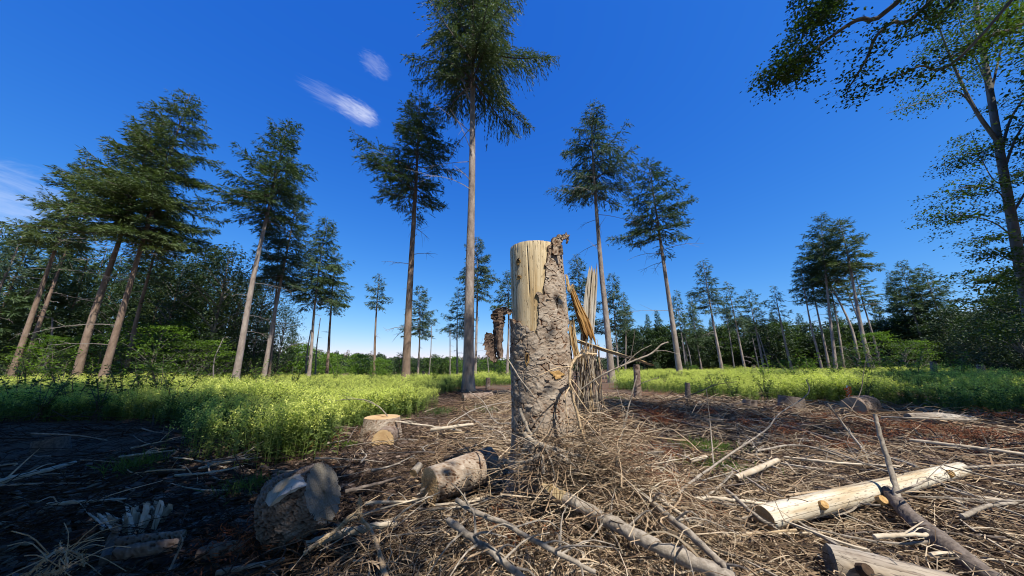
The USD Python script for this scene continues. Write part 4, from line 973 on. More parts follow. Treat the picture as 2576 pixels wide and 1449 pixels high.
# splinters and split boards on the right flank: bundles of torn fibres
def torn_board(left, right, Y, thick, k, mats, nm, seed, ragged=(.10, .10)):
    """a board split along the grain into k slivers between its left and right edge, ends torn to different lengths."""
    rng = np.random.default_rng(seed)
    Lc, Rc = np.asarray(left, float), np.asarray(right, float)
    def edge(C, t):
        x = np.linspace(0, 1, len(C)); return np.stack([np.interp(t, x, C[:, 0]), np.interp(t, x, C[:, 1])], -1)
    cuts = np.concatenate([[0], np.sort((np.arange(1, k) + rng.uniform(-.28, .28, k - 1)) / k), [1]])
    for j in range(k):
        t0, t1 = rng.random() * ragged[0], 1 - rng.random() * ragged[1]
        t = np.linspace(t0, t1, 12)
        a, b = edge(Lc, t), edge(Rc, t)
        w0, w1 = cuts[j], cuts[j + 1]
        p0, p1 = a + (b - a) * w0, a + (b - a) * w1
        tip = .5 * (p0 + p1)
        sh = np.clip(np.minimum((t - t0) / .05, (t1 - t) / .05), .12, 1)[:, None]
        p0, p1 = tip + (p0 - tip) * sh, tip + (p1 - tip) * sh
        y = np.interp(t, np.linspace(0, 1, len(np.atleast_1d(Y))), np.atleast_1d(Y)) if np.ndim(Y) else np.full(12, Y)
        y = y + rng.normal() * thick * .15
        F0 = np.array([at(q[0], q[1], d) for q, d in zip(p0, y)]); F1 = np.array([at(q[0], q[1], d) for q, d in zip(p1, y + rng.normal() * .006)])
        mid = (F0 + F1) / 2 + np.array([0, -.006, 0]); back = np.array([.015, thick, -.01])
        V = np.stack([F0, mid, F1, F1 + back, F0 + back], 1) + rng.normal(size=(12, 5, 3)) * .0015
        idx = np.arange(60).reshape(12, 5)
        q4 = np.stack([idx[:-1], np.roll(idx[:-1], -1, 1), np.roll(idx[1:], -1, 1), idx[1:]], -1).reshape(-1, 4)
        f = np.vstack([q4[:, :3], q4[:, [0, 2, 3]], [[idx[e, 0], idx[e, m1], idx[e, m1 + 1]] for e in (0, 11) for m1 in (1, 2, 3)]])
        part(SP, nm, (V.reshape(-1, 3), f), mats[j % len(mats)])
torn_board([(1482, 664), (1475, 710), (1468, 770), (1470, 840), (1474, 910)], [(1503, 655), (1502, 710), (1499, 770), (1494, 830), (1488, 905)], 3.32, .05, 5, ["grey_wood", "grey_wood", "branch_pale"], "splinter", 1, (.10, .25))
torn_board([(1428, 712), (1436, 745), (1450, 795), (1468, 850)], [(1438, 710), (1460, 764), (1484, 808), (1503, 868)], 3.16, .06, 4, ["brown_wood"], "split_board", 2, (.06, .05))
torn_board([(1421, 688), (1424, 712), (1428, 738)], [(1426, 684), (1430, 712), (1434, 738)], 3.07, .03, 2, ["fresh_wood"], "splinter", 3)
torn_board([(1441, 712), (1434, 722), (1428, 730)], [(1443, 716), (1437, 726), (1432, 736)], 3.05, .02, 2, ["fresh_wood"], "splinter", 4)
torn_board([(1437, 798), (1430, 830), (1436, 868), (1446, 910)], [(1443, 798), (1447, 835), (1455, 885), (1460, 925)], 2.97, .05, 4, ["fresh_wood", "brown_wood", "fresh_wood"], "split_board", 5, (.3, .15))
torn_board([(1447, 851), (1530, 879), (1600, 901), (1650, 919)], [(1447, 859), (1530, 886), (1600, 906), (1648, 922)], [2.98, 2.93, 2.89, 2.86], .018, 2, ["fresh_wood", "branch_grey"], "long_splinter", 6, (.02, .12))
torn_board([(1476, 860), (1480, 900), (1478, 970), (1480, 1050)], [(1500, 862), (1500, 900), (1492, 960), (1488, 1060)], 3.06, .04, 5, ["brown_wood", "branch_dark", "fresh_wood"], "splinter", 7, (.15, .5))
torn_board([(1461, 780), (1464, 830), (1464, 875)], [(1470, 772), (1475, 820), (1477, 870)], 3.24, .04, 3, ["grey_wood", "brown_wood"], "splinter", 8, (.3, .1))
torn_board([(1455, 880), (1462, 940), (1462, 1010)], [(1466, 868), (1474, 940), (1474, 1030)], 3.0, .04, 4, ["branch_grey", "fresh_wood"], "splinter", 9, (.2, .5))
rng = np.random.default_rng(31)
for i in range(64):
    x0 = rng.uniform(1450, 1508); y0 = rng.uniform(850, 920); x1 = x0 + rng.normal() * 16 + 2; y1 = y0 + rng.uniform(60, 190); Y = rng.uniform(2.9, 3.15)
    part(SP, "wood_fibre", tubes(curve([at(x0, y0, Y), at((x0 + x1) / 2 + rng.normal() * 5, (y0 + y1) / 2, Y - .03), at(x1, y1, Y - .02)], 6), np.full(6, rng.uniform(.0025, .006)), 4), ["twig_tan", "branch_grey", "branch_dark", "branch_pale"][i % 4])

# ---------------------------------------------------------------- logs
def on(px, py, h):
    return G(px, py, h)
L1, L0 = at(815, 1238, 2.60), at(718, 1282, 2.60)
lg = log("cut_log", "thick short log in the left shade, sawn face turned right, split bare patch on top", "log", [L0 + (L0 - L1) * .12, L1], [.235, .20], "log_bark", "wood_rings_grey", .022, .034, .06, .009, seed=41)
part(lg, "bare_patch", slab([(666, 1262), (672, 1244), (702, 1212), (742, 1194), (752, 1206), (748, 1226), (700, 1250), (676, 1276)], [2.40, 2.42, 2.46, 2.47, 2.43, 2.36, 2.34, 2.36], .06, .001, 3), "grey_wood")
log("cut_log", "bark covered log with ochre cut end lying left of the stump foot", "log", [at(1080, 1222, 3.08), at(1234, 1166, 3.60)], [.140, .150], "stump_bark", "wood_rings", .012, .06, .06, .013, seed=42)
c = ground_at(936, 1112)
log("tree_stump", "low flat topped stump just in front of the green herbs left of centre", "tree stump", [c + [0, .35, -.05], c + [0, .35, .34]], [.34, .30], "stump_bark", "wood_rings", .012, .06, .06, .016, seed=43, flare=.15, faces=(0, 1))
c = ground_at(962, 1120)
log("cut_log", "half buried log with rounded ochre end leaning on the low flat topped stump", "log", [c + [.02, -.05, .07], c + [-.10, .6, .06]], [.17, .17], "log_bark", "wood_rings", .012, seed=44)
c = ground_at(1164, 1012)
log("cut_log", "small log with pale end near the foot of the tallest spruce", "log", [c + [0, 0, .12], c + [.95, .5, .14]], [.15, .15], "log_bark", "wood_rings", .012, seed=45)
c = ground_at(2150, 1046)
log("cut_log", "dark log with brown sawn end below the orange marked stake", "log", [c + [0, 0, .18], c + [1.0, .55, .2]], [.235, .22], "log_bark", "wood_rings_grey", .016, seed=46)
log("fallen_log", "flat weathered grey log in the shade at the right edge of the brash", "log", [on(2285, 1052, .10), on(2360, 1054, .12), on(2450, 1056, .10)], [.10, .13, .08], "old_wood", "wood_rings_grey", .006, seed=47)
wl = log("fallen_log", "long pale barkless log lying across the brash on the right", "log",
    [on(1920, 1303, .10), on(2050, 1270, .11), on(2200, 1234, .12), on(2310, 1208, .12), on(2420, 1181, .11)], [.078, .077, .074, .074, .066], "log_wood", "wood_rings", .003, .3, .3, .02, seed=48)
for x_, y_, s_ in [(2055, 1262, .028), (2200, 1250, .03), (2372, 1186, .03), (2190, 1222, .02)]:
    p_ = G(x_, y_, .15) * [1, 1, 0] + [0, -.055, .145]
    part(wl, "branch_scar", tubes(np.array([p_ + [0, .02, -.01], p_ + [0, -.012, .012]]), np.array([s_ * 1.2, s_]), 9), "knot_wood")
ow = log("fallen_log", "weathered grey brown log cut by the bottom edge near the right corner", "log", [at(2088, 1414, 2.17), at(2200, 1444, 2.08), at(2420, 1502, 1.95), at(2560, 1540, 1.9)], [.088, .095, .09, .085], "old_wood", "wood_rings_grey", .006, seed=49)
p_ = at(2178, 1436, 2.00); part(ow, "knot", tubes(np.array([p_ + [0, .02, -.01], p_ + [0, -.014, .012]]), np.array([.035, .028]), 10), "dark_patch")
log("fallen_log", "dark rotting pole running down to the bottom right corner", "log", [at(2236, 1236, 3.05), at(2290, 1300, 2.75), at(2370, 1364, 2.45), at(2450, 1428, 2.25), at(2530, 1480, 2.1)], [.045, .052, .060, .058, .05], "branch_dark", "wood_rings_grey", .008, .03, .06, .012, seed=50)
log("fallen_log", "upper dark log of the pair in the left foreground shade", "log", [on(282, 1366, .06), on(370, 1358, .08), on(462, 1347, .06)], [.03, .034, .03], "log_bark", "wood_rings_grey", .008, .04, .05, .012, seed=51)
log("fallen_log", "lower dark log of the pair in the left foreground shade", "log", [on(286, 1394, .06), on(370, 1380, .08), on(450, 1367, .05)], [.032, .036, .028], "log_bark", "wood_rings_grey", .008, .04, .05, .012, seed=52)
log("bark_slab", "slab of grey bark on the ground in front of the shaded short log", "bark slab", [on(500, 1394, .02), on(560, 1384, .05), on(624, 1374, .03)], [.035, .042, .03], "log_bark", "inner_bark", .010, .04, .05, .012, seed=53, faces=(0, 0))
log("short_log", "short pale cut branch piece with ochre end in the right brash", "log", [on(1736, 1160, .12), on(1776, 1149, .14)], [.022, .022], "branch_pale", "wood_rings", .002, seed=54)
log("short_log", "stubby bark covered branch piece behind the pale barkless log", "log", [on(1852, 1202, .10), on(1905, 1180, .15), on(1956, 1157, .16)], [.026, .027, .022], "branch_pale", "wood_rings", .003, seed=55)
log("short_log", "short hollow looking branch end between the two left logs", "log", [on(1040, 1190, .18), on(1056, 1170, .22)], [.038, .034], "branch_grey", "wood_rings", .003, seed=56)

# stumps standing far out in the field
def far_stump(px_, top, foot, half, label, Y, dark=False):
    b, t = at(px_, foot, Y), at(px_, top, Y)
    r = half * Y / F / math.sqrt(1 + (px_ - 1288) ** 2 / F ** 2) * 1.05
    b[2] = min(b[2], float(hgt(b[0], b[1]))) - .1
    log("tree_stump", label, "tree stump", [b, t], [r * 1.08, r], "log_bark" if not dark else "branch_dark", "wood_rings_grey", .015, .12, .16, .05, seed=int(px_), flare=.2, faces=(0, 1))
far_stump(1601, 917, 962, 7.5, "post like stump standing in the field right of the broken stump", 12.5)
far_stump(1729, 963, 990, 6, "small dark stump at the near edge of the right herbs", 11, True)
far_stump(1886, 1006, 1036, 17, "square looking brown stump at the near edge of the right herbs", 9.5)
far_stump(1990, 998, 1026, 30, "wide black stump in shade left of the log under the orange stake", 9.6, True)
far_stump(2347, 910, 942, 8.5, "tall grey stump standing in front of the layered beeches on the right", 19)
far_stump(2466, 918, 940, 11, "pale grey stump near the right picture edge", 19)
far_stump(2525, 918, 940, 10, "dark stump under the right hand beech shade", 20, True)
far_stump(1896, 918, 946, 4, "thin dark stump in the middle of the right field", 26, True)
far_stump(1905, 934, 946, 3.5, "short stump touching the thin dark stump in the right field", 25)
far_stump(1066, 933, 962, 3.5, "thin reddish stump between the dark spruce and the tallest spruce", 26)
far_stump(1094, 950, 962, 4, "low stump right of the thin reddish stump", 27)
far_stump(873, 948, 966, 4, "small pale stump out in the left field before the far bushes", 24)
far_stump(1228, 950, 966, 5, "low pale stump just left of the broken stump in the far herbs", 17)
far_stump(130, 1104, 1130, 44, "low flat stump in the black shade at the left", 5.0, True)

# the splintered rotten stump in the left shade
c = ground_at(318, 1338) + [0, 0, .06]
rt = thing("rotten_stump", "rotten splintered stump of pale shards in the left foreground shade", "tree stump", c)
rng = np.random.default_rng(61)
for i in range(80):
    x0 = rng.uniform(250, 380); y1 = 1345 - abs(x0 - 318) * .18 + rng.uniform(-12, 8); hgt_ = rng.uniform(18, 58) * (1.25 if x0 > 300 else .8)
    dx = rng.normal() * 14 + (x0 - 318) * .22; w = rng.uniform(2.5, 7)
    part(rt, "shard", slab([(x0, y1), (x0 + w, y1 + 1), (x0 + w * .8 + dx, y1 - hgt_ * .8), (x0 + dx + rng.normal() * 2, y1 - hgt_)], c[1] + rng.uniform(-.12, .22), .012, .0, i), ["grey_wood", "grey_wood", "branch_grey"][i % 3])

# orange marked stake
st = thing("marker_stake", "slim white marker stake with ragged orange paint standing in the right herbs", "marker stake", at(2139, 1012, 9.2))
STK = part(st, "stake", tubes(np.array([at(2141, 1020, 9.2), at(2131, 970, 9.2)]), np.array([.022, .022]), 8), "white_paint")
rng = np.random.default_rng(62)
for i in range(9):
    y_ = 972 + i * 3.6; x_ = 2131 + (y_ - 970) * .2
    sd = -1 if i % 2 else 1
    part(STK, "orange_tag", slab([(x_, y_), (x_ + sd * rng.uniform(6, 11), y_ + rng.uniform(-3, 2)), (x_ + sd * rng.uniform(5, 10), y_ + 5), (x_, y_ + 4)], 9.165, .01, 0, i), "orange_tape")
# ================================================================ single branches one can tell apart
def yh(py, h):
    return float(G(1288, py, h)[1])
def pt(p):
    return at(p[0], p[1], -p[2]) if p[2] < 0 else G(p[0], p[1], p[2])

def branch(label, pts, r0, r1=None, mat="branch_grey", side=4, seed=0, name="fallen_branch", cat="branch", group=None, spiky=False, twl=.35, sag=0.0):
    """pts: (column, row, height above the forest floor), or a negative third value for the distance. Side twigs are parts of their own."""
    rng = np.random.default_rng(3000 + seed)
    C = curve([pt(p) for p in pts], max(8, 5 * len(pts)))
    C = C + rng.normal(size=C.shape) * r0 * .12
    n = len(C)
    R = np.linspace(r0, r1 if r1 is not None else r0 * .45, n) * (1 + .05 * rng.normal(size=n))
    path = thing(name, label, cat, (C[:, 0].mean(), C[:, 1].mean(), C[:, 2].min()), group)
    m = [tubes(C, R, 7)]
    if spiky:                                         # old needle pegs
        k = rng.integers(1, n - 1, n * 9)
        o = C[k] + rng.normal(size=(len(k), 3)) * .01
        m.append(blades(o, rng.normal(size=(len(k), 3)), rng.normal(size=(len(k), 3)), .016, .007))
    part(path, "stem", join(*m), mat, smooth=60)
    for i in range(side):
        k = int(rng.uniform(.15, .95) * (n - 1)); t = _unit(C[min(k + 1, n - 1)] - C[max(k - 1, 0)])
        d = _unit(t * .6 + rng.normal(size=3) * [.7, .7, .45] + [0, 0, .12])
        l = rng.uniform(.4, 1.1) * twl
        e = curve([C[k], C[k] + d * l * .5 + [0, 0, .02], C[k] + d * l + rng.normal(size=3) * .12 * l - [0, 0, .08 * l]], 6)
        part(path, "side_twig", tubes(e, np.linspace(min(R[k] * .5, .008), .0022, 6), 4), mat)
    return path

B = [
 ("thick pale branch with torn ochre end running from the stump foot to the bottom edge", [(1378, 1232, .32), (1440, 1262, .30), (1530, 1310, .26), (1640, 1368, .24), (1740, 1412, .22), (1850, 1462, .2)], .040, .034, "branch_grey", 5),
 ("straight grey branch right of the torn branch, its upper end beside the stump", [(1500, 1165, .34), (1560, 1204, .32), (1660, 1280, .28), (1769, 1372, .24), (1840, 1440, .2)], .022, .020, "branch_grey", 7),
 ("pale barkless branch lying along the straight grey branch", [(1544, 1189, .3), (1600, 1222, .3), (1668, 1262, .28), (1735, 1310, .25)], .020, .012, "branch_pale", 3),
 ("knobbly branch crossing the bottom centre toward the lower edge", [(1128, 1309, .3), (1190, 1355, .28), (1250, 1400, .26), (1318, 1455, .24)], .019, .015, "branch_grey", 9),
 ("forked branch passing in front of the stump foot", [(1150, 1258, .34), (1194, 1288, .32), (1260, 1312, .32), (1340, 1358, .30), (1427, 1403, .28), (1500, 1440, .25)], .016, .010, "branch_grey", 10),
 ("dead branch leaning up against the stump front", [(1368, 1192, -2.55), (1361, 1134, -2.62), (1330, 1085, -2.68), (1307, 1029, -2.72)], .014, .015, "branch_grey", 2),
 ("gnarled branch slung across the lower stump", [(1318, 1092, -2.66), (1345, 1112, -2.60), (1400, 1132, -2.58), (1466, 1150, -2.62), (1524, 1181, -2.7)], .020, .013, "branch_grey", 7),
 ("curved grey twig sticking out left of the stump foot", [(1255, 1156, -2.75), (1300, 1163, -2.66), (1340, 1155, -2.6), (1362, 1138, -2.58)], .010, .012, "branch_grey", 3),
 ("big arching spiny branch hanging down the right side of the stump", [(1500, 890, -2.9), (1462, 893, -2.74), (1438, 918, -2.66), (1434, 972, -2.62), (1452, 1040, -2.62), (1474, 1115, -2.62), (1524, 1181, -2.66)], .011, .012, "twig_tan", 6),
 ("long pale bent branch reaching out to the right of the broken stump", [(1455, 985, -2.9), (1509, 947, -2.84), (1560, 922, -2.82), (1598, 906, -2.82), (1639, 889, -2.82), (1664, 867, -2.82), (1681, 861, -2.82)], .0085, .0065, "branch_grey", 4),
 ("upright spiny dead shoot right of the stump", [(1548, 1181, -2.75), (1556, 1130, -2.75), (1567, 1080, -2.76), (1585, 1010, -2.78), (1602, 944, -2.8)], .008, .005, "branch_grey", 3),
 ("long white curved branch rising to a hook in the right brash", [(1641, 1280, .25), (1688, 1263, .25), (1727, 1222, .22), (1793, 1173, .22), (1890, 1107, .25), (1933, 1076, .3), (1960, 1041, .45), (2014, 1006, .55), (2036, 983, -6.6), (2028, 955, -6.7)], .012, .009, "branch_grey", 3),
 ("thin upright pale shoot in the right brash", [(1795, 1168, .12), (1787, 1072, -4.25), (1777, 979, -4.2)], .008, .004, "branch_grey", 2),
 ("slanting brown stick propped up behind the pale barkless log", [(2178, 1140, .14), (2130, 1078, -4.7), (2082, 1016, -4.75)], .015, .010, "branch_grey", 2),
 ("upright grey pole leaning over the pale barkless log", [(2262, 1262, .12), (2240, 1180, -3.0), (2218, 1110, -3.05), (2200, 1042, -3.1)], .022, .015, "branch_grey", 2),
 ("dark branch in the middle of the right brash pointing at the upright pole", [(1940, 1066, .14), (2000, 1078, .16), (2060, 1095, .16), (2154, 1119, .12)], .022, .016, "branch_dark", 4),
 ("black bent branch in the far right brash nearest to the stump", [(1622, 1029, .15), (1660, 1049, .16), (1720, 1064, .16), (1773, 1076, .14), (1851, 1080, .1)], .026, .016, "branch_dark", 4),
 ("black straight branch lying level in the far right brash", [(1734, 1053, .14), (1830, 1056, .15), (1929, 1057, .12)], .018, .012, "branch_dark", 3),
 ("pale branch lying level above the pale barkless log", [(1972, 1150, .12), (2050, 1158, .14), (2116, 1165, .14), (2263, 1173, .12)], .014, .010, "branch_pale", 2),
 ("long thin level pole beside the flat weathered log", [(2217, 1049, .28), (2330, 1053, .3), (2442, 1056, .26)], .016, .014, "branch_grey", 1),
 ("light branch slanting down to the right picture edge", [(2290, 1107, .15), (2400, 1120, .16), (2500, 1132, .16), (2600, 1146, .14)], .022, .018, "branch_pale", 4),
 ("thin light branch continuing behind the far end of the pale log", [(2419, 1177, .15), (2500, 1172, .16), (2600, 1168, .14)], .013, .010, "branch_grey", 2),
 ("pale barkless branch left of the pale log's near end", [(1750, 1255, .15), (1800, 1254, .16), (1851, 1259, .15), (1952, 1270, .12)], .016, .012, "branch_pale", 2),
 ("long pale pole in the shade at the left picture edge", [(-40, 1222, .06), (60, 1196, .08), (120, 1182, .08), (190, 1162, .06)], .030, .018, "branch_pale", 3),
 ("straight pale stick in front of the shaded short log", [(544, 1441, .06), (630, 1424, .07), (715, 1406, .06)], .013, .010, "branch_grey", 1),
 ("white upright twig at the bottom of the left shade", [(420, 1447, -2.15), (445, 1395, -2.2), (459, 1364, -2.2), (455, 1345, -2.22)], .007, .004, "branch_grey", 0),
 ("short black post stub in the left foreground", [(264, 1412, .02), (282, 1366, -2.4), (296, 1322, -2.42)], .028, .022, "branch_dark", 0),
 ("tan curling dead twig in the bottom left corner", [(45, 1470, .1), (110, 1410, .25), (150, 1385, -2.15), (200, 1395, -2.1), (212, 1425, -2.1)], .007, .004, "twig_tan", 9),
 ("second tan dead twig spreading near the bottom left corner", [(60, 1462, .1), (130, 1440, .15), (170, 1422, .2), (150, 1365, -2.2)], .006, .003, "twig_tan", 7),
 ("pale scaly forked twig standing at the bottom left of centre", [(974, 1462, .18), (941, 1349, -2.35), (915, 1312, -2.45), (903, 1287, -2.5), (906, 1245, -2.52)], .014, .007, "twig_tan", 5),
 ("tan scaly branch lying right of the shaded short log", [(763, 1392, .10), (820, 1352, .15), (862, 1320, .18), (897, 1291, .22)], .014, .009, "twig_tan", 4),
 ("flat frayed pale branch below the shaded short log", [(770, 1372, .06), (850, 1345, .08), (930, 1326, .1), (1000, 1318, .1)], .030, .016, "branch_pale", 3),
 ("dark stick right of the shaded short log's face", [(868, 1238, .1), (930, 1222, .12), (1010, 1200, .14)], .020, .010, "branch_dark", 2),
 ("fallen pale branch lying past the low flat topped stump", [(940, 1052, .25), (1010, 1062, .25), (1080, 1072, .2), (1160, 1084, .2)], .018, .012, "branch_pale", 4),
 ("arching bleached branch bending over the green herbs", [(985, 1075, .1), (970, 1040, -6.0), (930, 1010, -6.2), (880, 1004, -6.4), (800, 1015, -6.5)], .012, .005, "branch_grey", 4),
 ("bleached branch slanting left of the stump toward the far log", [(1285, 1065, .3), (1245, 1060, .3), (1215, 1010, -6.0), (1180, 985, -6.2)], .014, .007, "branch_grey", 4),
 ("long low bleached branch between the tallest spruce and the broken stump", [(1130, 1066, .2), (1190, 1032, .35), (1240, 1018, .4), (1288, 1010, .4)], .014, .008, "branch_grey", 4),
 ("straight thin stick slanting across the left of the stump", [(1278, 905, -2.95), (1310, 955, -2.75), (1345, 1000, -2.7)], .007, .005, "branch_grey", 0),
 ("fallen pale trunk piece across the far left of the brash", [(1085, 1082, .2), (1130, 1075, .25), (1190, 1068, .25)], .030, .022, "branch_pale", 3),
 ("dark forked branch rising before the right herbs", [(1690, 1010, .2), (1760, 985, .5), (1800, 968, -7.5), (1855, 960, -7.4)], .014, .006, "branch_dark", 8),
 ("thin crooked dark shoot standing by the orange marked stake", [(2140, 1035, .2), (2165, 985, -7.6), (2172, 940, -7.6), (2180, 895, -7.6)], .010, .005, "branch_dark", 5),
 ("broken grey stick crossing under the leaning upright pole", [(2255, 1240, .2), (2300, 1222, .3), (2340, 1203, .3)], .009, .006, "branch_grey", 2),
 ("bleached branch behind the hooked white branch", [(1905, 1135, .2), (1990, 1120, .25), (2060, 1130, .25), (2120, 1150, .2)], .012, .008, "branch_grey", 5),
 ("pale stick under the near end of the pale log", [(1830, 1235, .15), (1862, 1262, .16), (1905, 1300, .12), (1945, 1325, .1)], .016, .012, "branch_grey", 1),
 ("brown branch at the very right below the pale log", [(2420, 1300, .1), (2480, 1275, .15), (2576, 1262, .15)], .016, .010, "branch_grey", 3),
 ("white barkless branch low on the far right", [(2380, 1230, .1), (2470, 1252, .12), (2576, 1266, .1)], .013, .010, "branch_pale", 1),
 ("stout branch in the bottom right brash between two fallen logs", [(2200, 1350, .14), (2270, 1345, .15), (2330, 1345, .12)], .014, .012, "branch_pale", 2),
]
for i, b in enumerate(B):
    branch(b[0], b[1], b[2], b[3], b[4], b[5], i, spiky=b[4] == "twig_tan")

# the torn ochre end of the thick branch at the stump foot
tb_ = [p for p in stage.GetPrimAtPath('/World').GetChildren() if p.GetCustomDataByKey('label') == B[0][0]][0]
part(str(tb_.GetPath()), "torn_end", slab([(1360, 1218), (1385, 1222), (1420, 1240), (1438, 1258), (1428, 1268), (1400, 1255), (1378, 1236)], 2.44, .05, .001, 3), "fresh_wood")

# ================================================================ where things lie
def pixel_zone(pts):
    return shapely.Polygon(pts)
HERB = [pixel_zone([(-420, 958), (1172, 950), (1168, 978), (1075, 1004), (1035, 1046), (920, 1070), (800, 1104), (775, 1150), (660, 1120), (540, 1105), (440, 1062), (250, 1056), (-420, 1075)]),
        pixel_zone([(1040, 945), (1292, 944), (1292, 968), (1205, 972), (1100, 982)]),
        pixel_zone([(1545, 936), (2800, 926), (2800, 1062), (2460, 1046), (2250, 1016), (2050, 1012), (1850, 1008), (1700, 992), (1560, 980)])]
def in_herb(x, y, z):
    a, b, d = project(np.stack([x, y, z], -1))
    return (d > .3) & (shapely.contains_xy(HERB[0], a, b) | shapely.contains_xy(HERB[1], a, b) | shapely.contains_xy(HERB[2], a, b))

# ---------------------------------------------------------------- brash: layers of dead twigs
def twig_patch(seed, n, size, lo, hi, rad, lift, curl, sides=3, seg=6, tone=(.2, .95)):
    rng = np.random.default_rng(seed)
    L = rng.uniform(lo, hi, n) ; a = rng.random(n) * 6.283
    c = np.stack([rng.normal(size=n) * size * .45, rng.normal(size=n) * size * .45, rng.random(n) ** 1.6 * lift], -1)
    s = np.linspace(-.5, .5, seg)
    k = rng.normal(size=(n, 1)) * curl
    ang = a[:, None] + k * s * 2.4 + rng.normal(size=(n, 1)) * curl * .8 * s ** 2 * 4
    st = np.stack([np.cos(ang), np.sin(ang), rng.normal(size=(n, 1)) * .28 + 0 * ang], -1) * (L / seg)[:, None, None]
    P = np.cumsum(st, 1); P = P - P.mean(1, keepdims=True) + c[:, None]
    arch = rng.normal(size=(n, 1)) * .10 * L[:, None]
    P[..., 2] = np.maximum(P[..., 2] + arch * (1 - 4 * s ** 2), .0)
    r = rad * rng.uniform(.5, 1.0, n) * np.where(rng.random(n) < .08, 2.2, 1)
    v, f = tubes(P, r[:, None] * np.linspace(1.1, .5, seg), sides, cap=False)
    return (v, f), np.repeat(rng.uniform(*tone, n), seg * sides)
def scatter_twigs(seed, n, where, lo, hi, rad, lift, curl, seg, tone, sides=3):
    """n dead twigs lying on the forest floor as one mesh; where(rng, n) gives their middles (x, y)."""
    rng = np.random.default_rng(seed)
    xy = where(rng, n); n = len(xy)
    L = rng.uniform(lo, hi, n); a = rng.random(n) * 6.283
    s = np.linspace(-.5, .5, seg)
    ang = a[:, None] + rng.normal(size=(n, 1)) * curl * s * 2.4 + rng.normal(size=(n, 1)) * curl * 3.2 * s ** 2
    st = np.stack([np.cos(ang), np.sin(ang), 0 * ang], -1) * (L / seg)[:, None, None]
    P = np.cumsum(st, 1); P = P - P.mean(1, keepdims=True)
    P[..., :2] += xy[:, None]
    r = np.hypot(xy[:, 0], xy[:, 1])
    R = rad * rng.uniform(.5, 1.0, n) * np.where(rng.random(n) < .08, 1.9, 1) * np.maximum(1, r / 5.0) ** .7
    up = lift * rng.random(n) ** 1.8
    tilt = rng.normal(size=n) * .16 * L
    arch = np.abs(rng.normal(size=n)) * .10 * L * (curl > .5)
    z = up[:, None] + tilt[:, None] * s + arch[:, None] * (1 - 4 * s ** 2)
    P[..., 2] = hgt(P[..., 0], P[..., 1]) + np.maximum(z, R[:, None] * .6)
    v, f = tubes(P, R[:, None] * np.linspace(1.1, .5, seg), sides, cap=False)
    tn = rng.uniform(*tone, n) * (1 - .78 / (1 + np.exp((xy[:, 0] + 1.0 + .05 * xy[:, 1]) * 4)))      # left twigs darkened to deepen the shade there, besides older rotted litter
    return (v, f), np.repeat(tn, seg * sides)
def spread(r0, r1, power, bare=.66):
    def where(rng, n):
        m = n * 4
        r = r0 + (r1 - r0) * rng.random(m) ** power; a = rng.uniform(-72, 74, m) * math.pi / 180
        x, y = r * np.sin(a), r * np.cos(a)
        left = 1 / (1 + np.exp((x + .9 + .05 * y) * 3))
        ok = (y > .6) & (rng.random(m) > bare * left) & ~in_herb(x, y, np.zeros(m))
        ok &= ~((np.abs(x - .33) < .30) & (np.abs(y - 3.1) < .30))
        return np.stack([x, y], -1)[ok][:n]
    return where
def heap(cx, cy, sx, sy):
    return lambda rng, n: np.stack([cx + rng.normal(size=n) * sx, cy + rng.normal(size=n) * sy], -1)
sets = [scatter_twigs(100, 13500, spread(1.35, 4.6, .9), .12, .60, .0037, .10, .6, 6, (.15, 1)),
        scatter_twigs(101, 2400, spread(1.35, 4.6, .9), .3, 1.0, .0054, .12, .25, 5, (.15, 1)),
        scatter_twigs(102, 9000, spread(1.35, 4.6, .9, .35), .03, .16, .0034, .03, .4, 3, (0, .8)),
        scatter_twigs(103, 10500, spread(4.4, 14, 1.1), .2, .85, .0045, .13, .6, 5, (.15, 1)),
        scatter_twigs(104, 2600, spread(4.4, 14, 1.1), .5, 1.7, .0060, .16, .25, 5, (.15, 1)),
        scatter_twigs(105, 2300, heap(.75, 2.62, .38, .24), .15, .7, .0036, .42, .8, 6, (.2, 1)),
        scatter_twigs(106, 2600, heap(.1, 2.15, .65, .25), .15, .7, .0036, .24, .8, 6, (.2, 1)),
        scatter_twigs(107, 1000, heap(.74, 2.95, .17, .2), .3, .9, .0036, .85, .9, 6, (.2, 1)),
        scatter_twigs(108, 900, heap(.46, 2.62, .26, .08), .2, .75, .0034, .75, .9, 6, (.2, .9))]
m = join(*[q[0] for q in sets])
gb = single("brash", m, "sticks", "tangled layer of dead grey and tan twigs covering the clearing", "brushwood", None, "stuff", attrs={"tone": np.concatenate([q[1] for q in sets])})

